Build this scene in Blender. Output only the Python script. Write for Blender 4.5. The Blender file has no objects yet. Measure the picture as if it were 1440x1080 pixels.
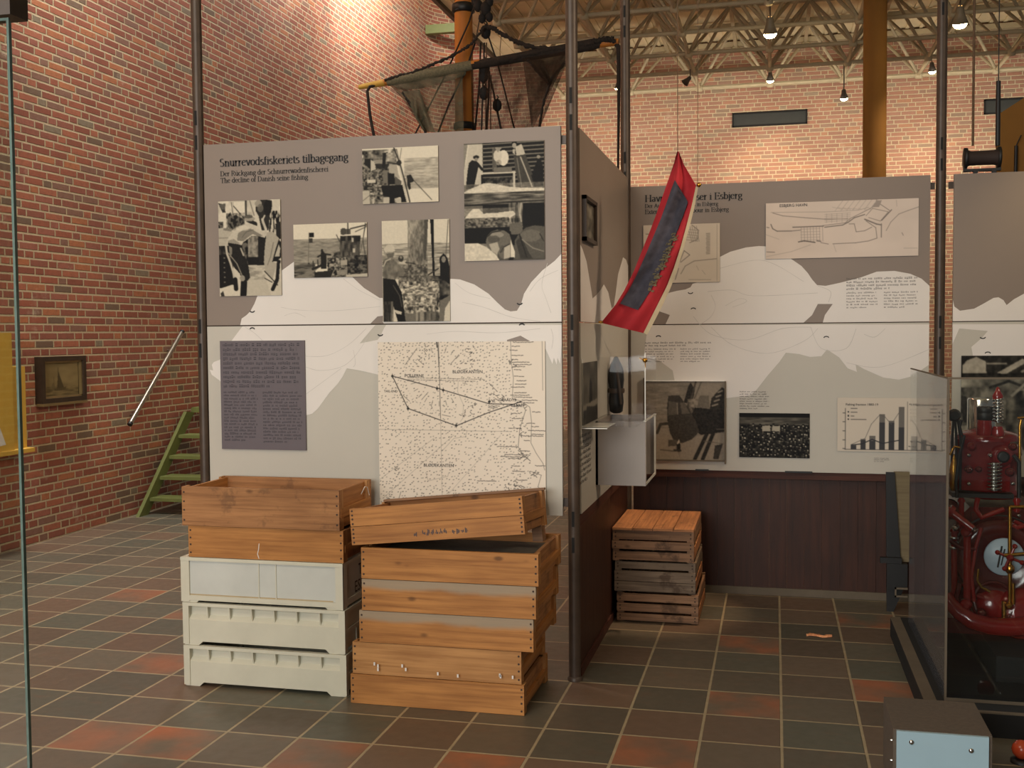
import bpy, math, random
import numpy as np
from mathutils import Vector, Matrix
random.seed(7)
SC = bpy.context.scene
COL = SC.collection
# ---------------------------------------------------------------- camera
F, CX, CY, H = 1530.0, 720.0, 540.0, 1.6
yaw, pit, roll = math.atan(370/F), math.atan(69/F), 0.008
fw = np.array([-math.sin(yaw)*math.cos(pit), math.cos(yaw)*math.cos(pit), -math.sin(pit)])
r0 = np.cross(fw, [0, 0, 1.0]); r0 /= np.linalg.norm(r0); u0 = np.cross(r0, fw)
rv = r0*math.cos(roll)-u0*math.sin(roll); uv_ = r0*math.sin(roll)+u0*math.cos(roll)
CAM = np.array([0, 0, H])
cd = bpy.data.cameras.new('camera'); cam = bpy.data.objects.new('camera', cd); COL.objects.link(cam)
cam.matrix_world = Matrix(((rv[0], uv_[0], -fw[0], 0), (rv[1], uv_[1], -fw[1], 0), (rv[2], uv_[2], -fw[2], H), (0, 0, 0, 1)))
cd.sensor_fit = 'HORIZONTAL'; cd.sensor_width = 36; cd.lens = F/1440*36; cd.clip_start = .05; cd.clip_end = 100
SC.camera = cam
def ray(x, y): return fw*F+rv*(x-CX)-uv_*(y-CY)
def onZ(x, y, z=0.0): d = ray(x, y); return CAM+d*((z-H)/d[2])
def onY(x, y, Y): d = ray(x, y); return CAM+d*(Y/d[1])
def onX(x, y, X): d = ray(x, y); return CAM+d*(X/d[0])

# ---------------------------------------------------------------- materials
def lin(c):
    return tuple(((v/255)/12.92 if v/255 <= .04045 else ((v/255+.055)/1.055)**2.4) for v in c)
class NT:
    def __init__(s, name):
        s.m = bpy.data.materials.new(name); s.m.use_nodes = True; s.t = s.m.node_tree
        s.b = s.t.nodes['Principled BSDF']; s.out = s.t.nodes['Material Output']
    def n(s, ty, **kw):
        o = s.t.nodes.new(ty)
        for k, v in kw.items(): setattr(o, k, v)
        return o
    def put(s, sock, v):
        if isinstance(v, bpy.types.NodeSocket): s.t.links.new(v, sock)
        else: sock.default_value = v
    def math(s, op, a, b=None, c=None, clamp=False):
        o = s.n('ShaderNodeMath', operation=op, use_clamp=clamp); s.put(o.inputs[0], a)
        if b is not None: s.put(o.inputs[1], b)
        if c is not None: s.put(o.inputs[2], c)
        return o.outputs[0]
    def mix(s, f, a, b, mode='MIX'):
        o = s.n('ShaderNodeMix', data_type='RGBA', blend_type=mode)
        s.put(o.inputs[0], f)
        s.put(o.inputs[6], a if not isinstance(a, tuple) else a[:3]+(1,))
        s.put(o.inputs[7], b if not isinstance(b, tuple) else b[:3]+(1,))
        return o.outputs[2]
    def ramp(s, f, stops, interp='LINEAR'):
        o = s.n('ShaderNodeValToRGB'); o.color_ramp.interpolation = interp
        e = o.color_ramp.elements
        while len(e) < len(stops): e.new(.5)
        for i, (p, c) in enumerate(stops): e[i].position = p; e[i].color = (c[0], c[1], c[2], 1)
        s.put(o.inputs[0], f); return o.outputs[0]
    def noise(s, vec, scale, detail=3, rough=.5, dim='3D'):
        o = s.n('ShaderNodeTexNoise', noise_dimensions=dim); s.put(o.inputs['Vector'], vec)
        o.inputs['Scale'].default_value = scale; o.inputs['Detail'].default_value = detail; o.inputs['Roughness'].default_value = rough
        return o.outputs[0]
    def smooth(s, v, a, b, lo=0.0, hi=1.0):
        o = s.n('ShaderNodeMapRange', interpolation_type='SMOOTHSTEP'); s.put(o.inputs[0], v)
        for i, x in enumerate((a, b, lo, hi)): o.inputs[i+1].default_value = x
        return o.outputs[0]
    def vec(s, x, y, z=0.0):
        o = s.n('ShaderNodeCombineXYZ'); s.put(o.inputs[0], x); s.put(o.inputs[1], y); s.put(o.inputs[2], z); return o.outputs[0]
    def sep(s, v):
        o = s.n('ShaderNodeSeparateXYZ'); s.put(o.inputs[0], v); return o.outputs
    def bump(s, h, dist=.005, st=1.0):
        o = s.n('ShaderNodeBump'); s.put(o.inputs['Height'], h); o.inputs['Distance'].default_value = dist; o.inputs['Strength'].default_value = st
        s.put(s.b.inputs['Normal'], o.outputs[0])
    def coord(s, k): return s.n('ShaderNodeTexCoord').outputs[k]
    def base(s, c, rough=.5, metal=0.0, spec=.5):
        s.put(s.b.inputs['Base Color'], c if not isinstance(c, tuple) else c[:3]+(1,))
        s.put(s.b.inputs['Roughness'], rough); s.b.inputs['Metallic'].default_value = metal
        s.b.inputs['Specular IOR Level'].default_value = spec

def plain(name, rgb, rough=.6, metal=0.0, var=.12, scale=8, spec=.5, bump=0.0):
    t = NT(name); c = lin(rgb); co = t.coord('Object')
    n = t.noise(co, scale, 4, .6)
    d = tuple(x*(1-var) for x in c); l = tuple(min(1, x*(1+var)) for x in c)
    t.base(t.ramp(n, [(.3, d), (.7, l)]), rough, metal, spec)
    if bump: t.bump(t.noise(co, scale*6, 3), bump)
    return t.m
def wood(name, base, dark, grain=55, rough=.62, greytop=None, stain=None, knots=True):
    t = NT(name); u, v, _ = t.sep(t.coord('UV'))
    uvv = t.vec(t.math('MULTIPLY', u, 2.2), t.math('MULTIPLY', v, grain))
    g = t.noise(uvv, 1.0, 5, .65)
    c = t.ramp(g, [(.28, lin(dark)), (.55, lin(base)), (.8, tuple(min(1, x*1.18) for x in lin(base)))])
    big = t.noise(t.vec(t.math('MULTIPLY', u, 2.5), t.math('MULTIPLY', v, 6)), 1.3, 2)
    c = t.mix(t.smooth(big, .35, .7, 0, .45), c, lin(dark))
    if knots:
        vo = t.n('ShaderNodeTexVoronoi', feature='F1'); t.put(vo.inputs['Vector'], t.vec(t.math('MULTIPLY', u, 4.5), t.math('MULTIPLY', v, 9)))
        vo.inputs['Scale'].default_value = 1.0
        c = t.mix(t.smooth(vo.outputs['Distance'], .04, .13, .75, 0), c, tuple(x*.35 for x in lin(dark)))
    co = t.coord('Object')
    if greytop:
        z = t.sep(co)[2]; zz = t.math('ADD', z, t.math('MULTIPLY', t.math('SUBTRACT', t.noise(co, 6, 3), .5), .05))
        c = t.mix(t.smooth(zz, greytop, greytop+.03, 0, .8), c, lin((150, 138, 118)))
    if stain:
        s_ = t.noise(co, 9, 4, .7); c = t.mix(t.smooth(s_, .55, .68, 0, stain), c, lin((70, 48, 32)))
    t.base(c, rough, 0, .35); t.bump(g, .0015, .6); return t.m

def brick(name, mortar=(206, 184, 148), eff=0.0):
    t = NT(name); u, v, _ = t.sep(t.coord('UV'))
    c, s, h = .0635, .222, .108; P = 2*s+h
    row = t.math('FLOOR', t.math('DIVIDE', v, c)); fv = t.math('SUBTRACT', t.math('DIVIDE', v, c), row)
    sh = t.math('ADD', t.math('MULTIPLY', row, P*.5+.004), t.math('MULTIPLY', t.math('FLOOR', t.math('DIVIDE', row, 2)), .11))
    tt = t.math('DIVIDE', t.math('ADD', u, sh), P); k = t.math('FLOOR', tt)
    ft = t.math('MULTIPLY', t.math('SUBTRACT', tt, k), P)
    g1 = t.math('GREATER_THAN', ft, s); g2 = t.math('GREATER_THAN', ft, 2*s)
    idx = t.math('ADD', g1, g2); loc = t.math('SUBTRACT', ft, t.math('MULTIPLY', idx, s))
    wid = t.math('SUBTRACT', s, t.math('MULTIPLY', g2, s-h))
    dx = t.math('MINIMUM', loc, t.math('SUBTRACT', wid, loc))
    dy = t.math('MULTIPLY', t.math('MINIMUM', fv, t.math('SUBTRACT', 1.0, fv)), c)
    uvc = t.vec(u, v)
    d = t.math('ADD', t.math('MINIMUM', dx, dy), t.math('MULTIPLY', t.math('SUBTRACT', t.noise(uvc, 45, 3), .5), .007))
    mask = t.smooth(d, .0052, .0098)
    wn = t.n('ShaderNodeTexWhiteNoise', noise_dimensions='2D'); t.put(wn.inputs['Vector'], t.vec(t.math('ADD', t.math('MULTIPLY', k, 3), idx), row))
    bc = t.ramp(wn.outputs['Value'], [(0, lin((162, 86, 65))), (.2, lin((176, 99, 74))), (.36, lin((145, 75, 59))), (.52, lin((165, 95, 79))),
        (.66, lin((151, 84, 70))), (.78, lin((184, 110, 72))), (.86, lin((136, 97, 83))), (.94, lin((112, 92, 76))), (.98, lin((134, 122, 102)))], 'CONSTANT')
    bc = t.mix(t.smooth(t.noise(uvc, 22, 4, .7), .4, .75, 0, .45), bc, lin((112, 66, 52)))
    bc = t.mix(.14, bc, lin((176, 146, 118)))
    if eff: bc = t.mix(.36, bc, lin((190, 164, 142)))
    mc = t.mix(t.noise(uvc, 14, 3), lin(mortar), tuple(x*.74 for x in lin(mortar)))
    col = t.mix(mask, mc, bc)
    big = t.noise(uvc, .7, 4, .6); col = t.mix(t.smooth(big, .45, .72, 0, .22), col, lin((96, 56, 46)))
    e = t.noise(uvc, 1.7, 6, .75)
    col = t.mix(t.smooth(e, .59, .74, 0, .5+eff), col, lin((214, 196, 170)))
    t.base(col, .85, 0, .25)
    t.bump(t.math('ADD', mask, t.math('MULTIPLY', t.noise(uvc, 90, 3), .3)), .009, 1.0)
    return t.m

def floor_mat():
    t = NT('quarry_tile'); u, v, _ = t.sep(t.coord('UV'))
    at = t.n('ShaderNodeVertexColor', layer_name='tile').outputs[0]
    fu = t.math('FRACT', u); fv = t.math('FRACT', v)
    dx = t.math('MINIMUM', fu, t.math('SUBTRACT', 1.0, fu)); dy = t.math('MINIMUM', fv, t.math('SUBTRACT', 1.0, fv))
    uvc = t.vec(u, v)
    d = t.math('ADD', t.math('MINIMUM', dx, dy), t.math('MULTIPLY', t.math('SUBTRACT', t.noise(uvc, 30, 2), .5), .006))
    mask = t.smooth(d, .014, .024)
    cl = t.noise(t.vec(u, t.math('MULTIPLY', v, 2.2)), 2.3, 4, .6)
    sp = t.sep(at)   # r = hue pick, g = darkness, b = orange amount, fired tiles and painted floor reflections
    dark = t.mix(sp[0], lin((114, 90, 72)), lin((94, 94, 80)))
    red = lin((124, 90, 68)); col = t.mix(t.smooth(cl, .5, .85, 0, .6), dark, red)
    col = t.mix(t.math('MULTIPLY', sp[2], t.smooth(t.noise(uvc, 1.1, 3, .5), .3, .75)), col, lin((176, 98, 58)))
    col = t.mix(t.math('MULTIPLY', sp[1], .42), col, lin((50, 36, 28)))
    gr = t.mix(t.noise(uvc, 3, 3), lin((178, 160, 128)), lin((140, 124, 96)))
    t.base(t.mix(mask, gr, col), t.math('ADD', .34, t.math('MULTIPLY', t.noise(uvc, 6, 3), .25)), 0, .42)
    t.bump(t.math('ADD', mask, t.math('MULTIPLY', t.noise(uvc, 9, 4), .35)), .003, .7); return t.m

def vcol(name, rough=.45, spec=.35):
    t = NT(name); t.base(t.n('ShaderNodeVertexColor', layer_name='ink').outputs[0], rough, 0, spec); return t.m
def emis(name, rgb, st):
    t = NT(name); t.b.inputs['Emission Color'].default_value = lin(rgb)+(1,); t.b.inputs['Emission Strength'].default_value = st
    t.base(lin(rgb), .5); return t.m
def sheet(name, tint=(.95, .97, .96), refl=.9, haze=0.0, hz=(.8, .82, .86)):
    t = NT(name); tr = t.n('ShaderNodeBsdfTransparent'); tr.inputs[0].default_value = tint+(1,)
    gl = t.n('ShaderNodeBsdfGlossy'); gl.inputs['Roughness'].default_value = .02; gl.inputs[0].default_value = (1, 1, 1, 1)
    lw = t.n('ShaderNodeFresnel'); lw.inputs[0].default_value = 1.45
    mx = t.n('ShaderNodeMixShader'); t.put(mx.inputs[0], t.math('MULTIPLY', lw.outputs[0], refl)); t.t.links.new(tr.outputs[0], mx.inputs[1]); t.t.links.new(gl.outputs[0], mx.inputs[2])
    o = mx.outputs[0]
    if haze:  # pale diffuse film, paints a veil of reflections onto the pane
        df = t.n('ShaderNodeBsdfDiffuse'); df.inputs[0].default_value = hz+(1,)
        m2 = t.n('ShaderNodeMixShader'); m2.inputs[0].default_value = haze; t.t.links.new(o, m2.inputs[1]); t.t.links.new(df.outputs[0], m2.inputs[2]); o = m2.outputs[0]
    t.t.links.new(o, t.out.inputs[0]); return t.m
def netmat(name, rgb, dens, scale=90):
    t = NT(name); u, v, _ = t.sep(t.coord('UV'))
    a = t.math('FRACT', t.math('MULTIPLY', t.math('ADD', u, v), scale)); b = t.math('FRACT', t.math('MULTIPLY', t.math('SUBTRACT', u, v), scale))
    w = t.math('MAXIMUM', t.math('LESS_THAN', a, .22), t.math('LESS_THAN', b, .22))
    n = t.noise(t.coord('UV'), 3.0, 4, .6); sh = t.smooth(n, .35, .7, dens-.25, dens+.3)
    w = t.math('MAXIMUM', w, sh, None, True)
    t.base(t.mix(n, lin(rgb), tuple(x*.5 for x in lin(rgb))), .9, 0, .1); t.put(t.b.inputs['Alpha'], t.math('MULTIPLY', w, .93)); return t.m
M = dict(
 brick=brick('red_brick'), brickb=brick('red_brick_chalky', (222, 204, 170), .25), floor=floor_mat(),
 ceil=plain('cream_deck', (226, 212, 176), .8, scale=1.5), steel=plain('cream_painted_steel', (178, 164, 134), .7, 0, .08),
 post=plain('dark_bronze_steel', (72, 58, 47), .45, .15, .2, 14), slot=plain('slot_black', (14, 12, 10), .8),
 taupe=plain('taupe_board', (130, 116, 105), .5, 0, .02, 3), pale=plain('pale_grey_board', (186, 180, 168), .5, 0, .02, 3),
 white=plain('white_paint', (220, 213, 206), .5, 0, .02, 3), ink=plain('black_ink', (26, 22, 22), .6), pencil=plain('grey_ink', (198, 192, 186), .6),
 plum=plain('plum_grey_board', (96, 87, 92), .6, 0, .04, 5), plumink=plain('dark_plum_ink', (52, 46, 52), .6), photo=vcol('photographic_print', .55, .15), paper=vcol('printed_paper', .6),
 edge=plain('board_edge', (120, 108, 96), .7), crackline=plain('joint_dark_brown', (70, 58, 48), .8),  # crackline is the dark brown strip closing the board seams
 pine=wood('orange_pine', (176, 120, 64), (134, 84, 40)), pine2=wood('light_pine', (182, 132, 80), (142, 94, 50)), pine3=wood('brown_pine', (168, 118, 74), (120, 78, 44), stain=.4),
 pineg=wood('pine_with_grey_top', (176, 120, 64), (134, 84, 40), greytop=.085), old=wood('weathered_board', (150, 112, 82), (92, 64, 44), stain=.7),
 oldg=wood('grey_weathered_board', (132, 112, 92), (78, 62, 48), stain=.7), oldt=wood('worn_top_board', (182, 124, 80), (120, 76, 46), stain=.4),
 wains=wood('red_brown_boarding', (64, 34, 22), (42, 23, 16), grain=30, rough=.5, knots=False), wcap=wood('red_brown_cap', (80, 42, 29), (54, 29, 22), knots=False),
 nail=plain('rusty_nail', (58, 38, 28), .7), masonite=plain('grey_hardboard', (92, 86, 76), .8, 0, .2, 12),
 plastic=plain('off_white_plastic', (202, 197, 178), .38, 0, .05, 7), plastg=plain('cool_white_plastic', (194, 194, 186), .4, 0, .06, 6), grime=plain('grimed_plastic', (170, 150, 116), .7),
 green=plain('olive_green_paint', (104, 108, 56), .5, 0, .1), greend=plain('dark_green_paint', (54, 66, 36), .6), alu=plain('steel_tube', (168, 160, 146), .3, .9, .1),
 mustard=plain('yellow_board', (206, 164, 66), .6, 0, .05), column=plain('ochre_painted_column', (142, 100, 50), .85, 0, .05, 4, .15), vent=plain('dark_vent', (40, 42, 38), .6),
 frame=plain('dark_picture_frame', (56, 42, 30), .5, 0, .2, 20), gold=plain('tarnished_gold', (150, 130, 90), .4, .5), brass=plain('brass', (190, 140, 60), .25, 1, .15, 20),
 spar=wood('varnished_spar', (196, 124, 48), (140, 78, 26), grain=20, knots=False), ochre=wood('yellow_spar_tip', (206, 166, 74), (170, 128, 50), grain=20, knots=False), rope=plain('tarred_rope', (40, 32, 26), .95, 0, .3, 60), netr=plain('grey_green_net_roll', (104, 98, 76), .95, 0, .3, 70), rope2=plain('brown_rope', (96, 74, 54), .95, 0, .3, 60),
 netg=netmat('grey_green_net', (108, 104, 84), .66), netb=netmat('brown_net', (60, 46, 36), .58),
 red=plain('red_flag_cloth', (158, 26, 36), .85, 0, .12, 9), navy=plain('faded_navy_cloth', (60, 57, 66), .9, 0, .25, 30), hem=plain('cream_hem', (176, 158, 128), .9), goldcl=plain('faded_gold_lettering', (104, 92, 68), .9, 0, .3, 60),
 glass=sheet('clear_glass'), glassh=sheet('case_glass', haze=.05, hz=(.62, .66, .75)), acryl=sheet('clear_acrylic', (.97, .97, .97), .15), acryledge=plain('frosted_acrylic_edge', (226, 222, 212), .3),
 gedge=plain('green_glass_edge', (96, 114, 106), .12, .2, .2, 30), greybox=plain('grey_lacquer', (142, 132, 124), .45, 0, .03),
 ered=plain('engine_red_enamel', (118, 20, 20), .16, 0, .15, 10, .7), ered2=plain('dark_engine_red', (76, 15, 15), .2, 0, .15, 10, .7), black=plain('black_iron', (18, 17, 16), .5, .0), roller=plain('dark_worn_wood', (44, 30, 24), .75), tar=plain('tarred_block', (24, 20, 17), .85), chrome=plain('polished_steel', (190, 190, 188), .16, 1, .1, 20),
 dial=plain('pale_dial', (176, 192, 204), .35), blue=plain('pale_blue_paint', (152, 178, 188), .5, 0, .03, 4), brownt=plain('grey_brown_carpet', (88, 76, 64), .9, 0, .15, 60), plinth=plain('black_plinth', (12, 11, 10), .8), rail=plain('taupe_rail', (96, 84, 68), .7),
 oball=plain('orange_red_lacquer', (176, 66, 34), .25), light_spot=plain('orange_light_spot', (255, 150, 105), .6, 0, .5, 40), beige=wood('beige_plank', (120, 106, 78), (98, 84, 60)), bulb=emis('lamp_glow', (255, 226, 170), 60), lampc=plain('cream_lamp_housing', (140, 126, 100), .5), smalltext=plain('faded_black_ink', (92, 86, 82), .6), lampbody=plain('lamp_housing', (70, 60, 48), .5))

# ---------------------------------------------------------------- mesh helpers
MATS = {}
class MB:
    def __init__(s): s.v = []; s.f = []; s.mi = []; s.uv = []; s.mats = []; s.cur = 0; s.sm = []; s.T = None
    def mat(s, m):
        if m not in s.mats: s.mats.append(m)
        s.cur = s.mats.index(m); return s
    def face(s, pts, uvs=None, smooth=False):
        b = len(s.v)
        for p in pts: s.v.append(tuple(s.T @ Vector(p)) if s.T is not None else tuple(p))
        s.f.append(tuple(range(b, b+len(pts)))); s.mi.append(s.cur); s.uv.append(uvs or [(0, 0)]*len(pts)); s.sm.append(smooth)
    def grid(s, rows, closed=False, smooth=True, uvs=None):
        # rows: list of equal-length point lists
        b = len(s.v); n = len(rows[0])
        for r in rows:
            for p in r: s.v.append(tuple(s.T @ Vector(p)) if s.T is not None else tuple(p))
        for i in range(len(rows)-1):
            for j in range(n if closed else n-1):
                j2 = (j+1) % n
                s.f.append((b+i*n+j, b+i*n+j2, b+(i+1)*n+j2, b+(i+1)*n+j)); s.mi.append(s.cur); s.sm.append(smooth)
                if uvs: s.uv.append([uvs(i, j), uvs(i, j+1), uvs(i+1, j+1), uvs(i+1, j)])
                else: s.uv.append([(i*.05, j/n*.2), (i*.05, (j+1)/n*.2), ((i+1)*.05, (j+1)/n*.2), ((i+1)*.05, j/n*.2)])
    def box(s, x0, x1, y0, y1, z0, z1, bev=0.0):
        if x0 > x1: x0, x1 = x1, x0
        if y0 > y1: y0, y1 = y1, y0
        if z0 > z1: z0, z1 = z1, z0
        L = (x1-x0, y1-y0, z1-z0); g = L.index(max(L)); o = (random.random()*20, random.random()*20)
        def u(p):  # grain coordinate
            q = (p[0]-x0, p[1]-y0, p[2]-z0); return q
        C = [(x0, y0, z0), (x1, y0, z0), (x1, y1, z0), (x0, y1, z0), (x0, y0, z1), (x1, y0, z1), (x1, y1, z1), (x0, y1, z1)]
        for idx, ax in (((0, 3, 2, 1), 2), ((4, 5, 6, 7), 2), ((0, 1, 5, 4), 1), ((2, 3, 7, 6), 1), ((1, 2, 6, 5), 0), ((3, 0, 4, 7), 0)):
            a, b = [i for i in (0, 1, 2) if i != ax]
            if b == g: a, b = b, a
            uu = [(u(C[i])[a]+o[0], u(C[i])[b]+o[1]+(0 if ax != g else 3)) for i in idx]
            s.face([C[i] for i in idx], uu)
        return s
    def prism(s, pts, vec, uvs=None):
        pts = [Vector(p) for p in pts]; vec = Vector(vec)
        nrm = Vector((0, 0, 0))
        for i in range(len(pts)): a, b = pts[i], pts[(i+1) % len(pts)]; nrm += a.cross(b)
        if nrm.dot(vec) > 0: pts = pts[::-1]
        def u(p): return (p[0]+p[1], p[2])
        s.face(pts, [u(p) for p in pts]); q = [p+vec for p in pts]; s.face(q[::-1], [u(p) for p in q[::-1]])
        for i in range(len(pts)):
            a, b = pts[i], pts[(i+1) % len(pts)]; s.face([b, a, a+vec, b+vec], [(0, 0), ((b-a).length, 0), ((b-a).length, .02), (0, .02)])
    def tube(s, pts, r, seg=10, caps=True):
        pts = [Vector(p) for p in pts]; n = len(pts); rs = r if isinstance(r, (list, tuple)) else [r]*n
        up = None; rows = []
        for i, p in enumerate(pts):
            d = (pts[min(i+1, n-1)]-pts[max(i-1, 0)]).normalized()
            if up is None: up = Vector((0, 0, 1)) if abs(d.z) < .9 else Vector((1, 0, 0))
            a = d.cross(up).normalized(); b = a.cross(d).normalized(); up = b
            rows.append([p+(a*math.cos(2*math.pi*k/seg)+b*math.sin(2*math.pi*k/seg))*rs[i] for k in range(seg)])
        L = [0]
        for i in range(1, n): L.append(L[-1]+(pts[i]-pts[i-1]).length)
        s.grid(rows, True, True, lambda i, j: (L[i], j*2*math.pi*.02/seg))
        if caps: s.face(rows[0]); s.face(rows[-1][::-1])
        return s
    def lathe(s, prof, org, axis=(0, 0, 1), seg=24, caps=True):
        ax = Vector(axis).normalized(); t = Vector((0, 0, 1)) if abs(ax.z) < .9 else Vector((1, 0, 0))
        a = ax.cross(t).normalized(); b = ax.cross(a).normalized(); org = Vector(org)
        rows = [[org+ax*h+(a*math.cos(2*math.pi*k/seg)+b*math.sin(2*math.pi*k/seg))*r for k in range(seg)] for (r, h) in prof]
        # flat shading breaks are approximated with duplicated rings
        s.grid(rows, True, True)
        if caps:
            if prof[0][0] > 1e-4: s.face(rows[0][::-1])
            if prof[-1][0] > 1e-4: s.face(rows[-1])
        return s
    def ribbon(s, pts, w, nrm, lift=0.0):
        # flat painted line lying on a surface with normal nrm
        nrm = Vector(nrm); pts = [Vector(p)+nrm*lift for p in pts]
        for i in range(len(pts)-1):
            d = (pts[i+1]-pts[i]);
            if d.length < 1e-6: continue
            e = d.normalized().cross(nrm)*w/2
            s.face([pts[i]-e, pts[i+1]-e, pts[i+1]+e, pts[i]+e])
        return s
    def build(s, name, mat=None, parent=None, local=False, weld=False, **tags):
        me = bpy.data.meshes.new(name); vs = s.v
        if parent is not None and not local:
            inv = MATS[parent.name].inverted(); vs = [tuple(inv @ Vector(p)) for p in vs]
        loc = Vector((0, 0, 0))
        if parent is None and not local:
            a = np.array(vs); loc = Vector(((a[:, 0].min()+a[:, 0].max())/2, (a[:, 1].min()+a[:, 1].max())/2, a[:, 2].min()))
            vs = [tuple(Vector(p)-loc) for p in vs]
        me.from_pydata(vs, [], s.f)
        ms = s.mats if s.mats else [mat]
        for m in ms: me.materials.append(M[m] if isinstance(m, str) else m)
        me.polygons.foreach_set('material_index', s.mi); me.polygons.foreach_set('use_smooth', s.sm)
        ul = me.uv_layers.new(name='UVMap'); ul.data.foreach_set('uv', [c for f in s.uv for p in f for c in p])
        me.update(); me.validate()
        o = bpy.data.objects.new(name, me); COL.objects.link(o)
        if parent is not None: o.parent = parent; MATS[o.name] = MATS[parent.name].copy()
        else: o.location = loc; MATS[o.name] = Matrix.Translation(loc)
        for k, v in tags.items(): o[k] = v
        return o
def thing(name, label, cat, loc=(0, 0, 0), rz=0.0, group=None):
    o = bpy.data.objects.new(name, None); COL.objects.link(o); o.location = loc; o.rotation_euler = (0, 0, rz); o.empty_display_size = .1
    o['label'] = label; o['category'] = cat
    if group: o['group'] = group
    MATS[o.name] = Matrix.Translation(Vector(loc)) @ Matrix.Rotation(rz, 4, 'Z'); return o
def tag(o, label, cat, group=None, kind=None):
    o['label'] = label; o['category'] = cat
    if group: o['group'] = group
    if kind: o['kind'] = kind
    return o
def copy_tree(o, parent=None):
    c = o.copy(); COL.objects.link(c); c.parent = parent
    for ch in list(o.children): copy_tree(ch, c)
    return c
def W(name, mat, parent=None, **kw):  # shorthand starter
    m = MB(); m.mat(mat); return m
# ---------------------------------------------------------------- printed pictures (rasterised as ink colours on a fine mesh)
rng = np.random.default_rng(5)
def vnoise(h, w, cell):
    gh, gw = int(h/cell)+3, int(w/cell)+3; g = rng.random((gh, gw))
    y = np.arange(h)/cell; x = np.arange(w)/cell; yi = y.astype(int); xi = x.astype(int); fy = (y-yi)[:, None]; fx = (x-xi)[None, :]
    fy = fy*fy*(3-2*fy); fx = fx*fx*(3-2*fx)
    return (g[yi][:, xi]*(1-fy)*(1-fx)+g[yi+1][:, xi]*fy*(1-fx)+g[yi][:, xi+1]*(1-fy)*fx+g[yi+1][:, xi+1]*fy*fx)
class Canvas:
    def __init__(s, w, h, box, bg=.8):
        s.w, s.h = w, h; s.x0, s.y0, s.x1, s.y1 = box; s.a = np.full((h, w), float(bg))
        s.X = s.x0+(np.arange(w)+.5)/w*(s.x1-s.x0); s.Y = s.y0+(np.arange(h)+.5)/h*(s.y1-s.y0)
        s.GX, s.GY = np.meshgrid(s.X, s.Y)
    def put(s, m, v, al=1.0): s.a = np.where(m, s.a*(1-al)+v*al, s.a)
    def p(s, v, pts, al=1.0):
        m = np.zeros(s.a.shape, bool); n = len(pts)
        for i in range(n):
            (xa, ya), (xb, yb) = pts[i], pts[(i+1) % n]
            if ya == yb: continue
            m ^= ((s.GY > min(ya, yb)) & (s.GY <= max(ya, yb)) & (s.GX < (s.GY-ya)*(xb-xa)/(yb-ya)+xa))
        s.put(m, v, al); return s
    def r(s, v, x0, y0, x1, y1, al=1.0): s.put((s.GX >= x0) & (s.GX <= x1) & (s.GY >= y0) & (s.GY <= y1), v, al); return s
    def e(s, v, cx, cy, rx, ry, al=1.0): s.put(((s.GX-cx)/rx)**2+((s.GY-cy)/ry)**2 < 1, v, al); return s
    def l(s, v, w, pts, al=1.0):
        for (xa, ya), (xb, yb) in zip(pts, pts[1:]):
            dx, dy = xb-xa, yb-ya; L = dx*dx+dy*dy+1e-9
            t = np.clip(((s.GX-xa)*dx+(s.GY-ya)*dy)/L, 0, 1); d = np.hypot(s.GX-xa-t*dx, s.GY-ya-t*dy)
            k = np.clip((w/2-d)/(abs(s.x1-s.x0)/s.w)+.5, 0, 1)*al; s.a = s.a*(1-k)+v*k
        return s
    def n(s, x0, y0, x1, y1, lo, hi, cx, cy=None, al=1.0, thr=None):
        # blotches: cell sizes in box units
        m = (s.GX >= x0) & (s.GX <= x1) & (s.GY >= y0) & (s.GY <= y1)
        px = abs(s.x1-s.x0)/s.w; cy = cy or cx
        hh = int(s.h*cx/cy)+4; v = vnoise(hh+2, s.w, max(1.2, cx/px))*.65+vnoise(hh+2, s.w, max(1.2, cx/px/2))*.35
        yi = np.clip((np.arange(s.h)*cx/cy).astype(int), 0, hh); v = v[yi]
        if thr is not None: v = np.clip((v-thr)*6+.5, 0, 1)
        else: v = np.clip((v-.2)/.6, 0, 1)
        s.a = np.where(m, s.a*(1-al)+(lo+(hi-lo)*v)*al, s.a); return s
    def blur(s, k=1):
        for _ in range(k):
            b = np.pad(s.a, 1, 'edge'); s.a = (b[:-2, 1:-1]+b[2:, 1:-1]+b[1:-1, :-2]+b[1:-1, 2:]+4*s.a)/8
        return s
SEP_D, SEP_L = np.array(lin((12, 11, 11))), np.array(lin((228, 217, 194)))
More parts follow.
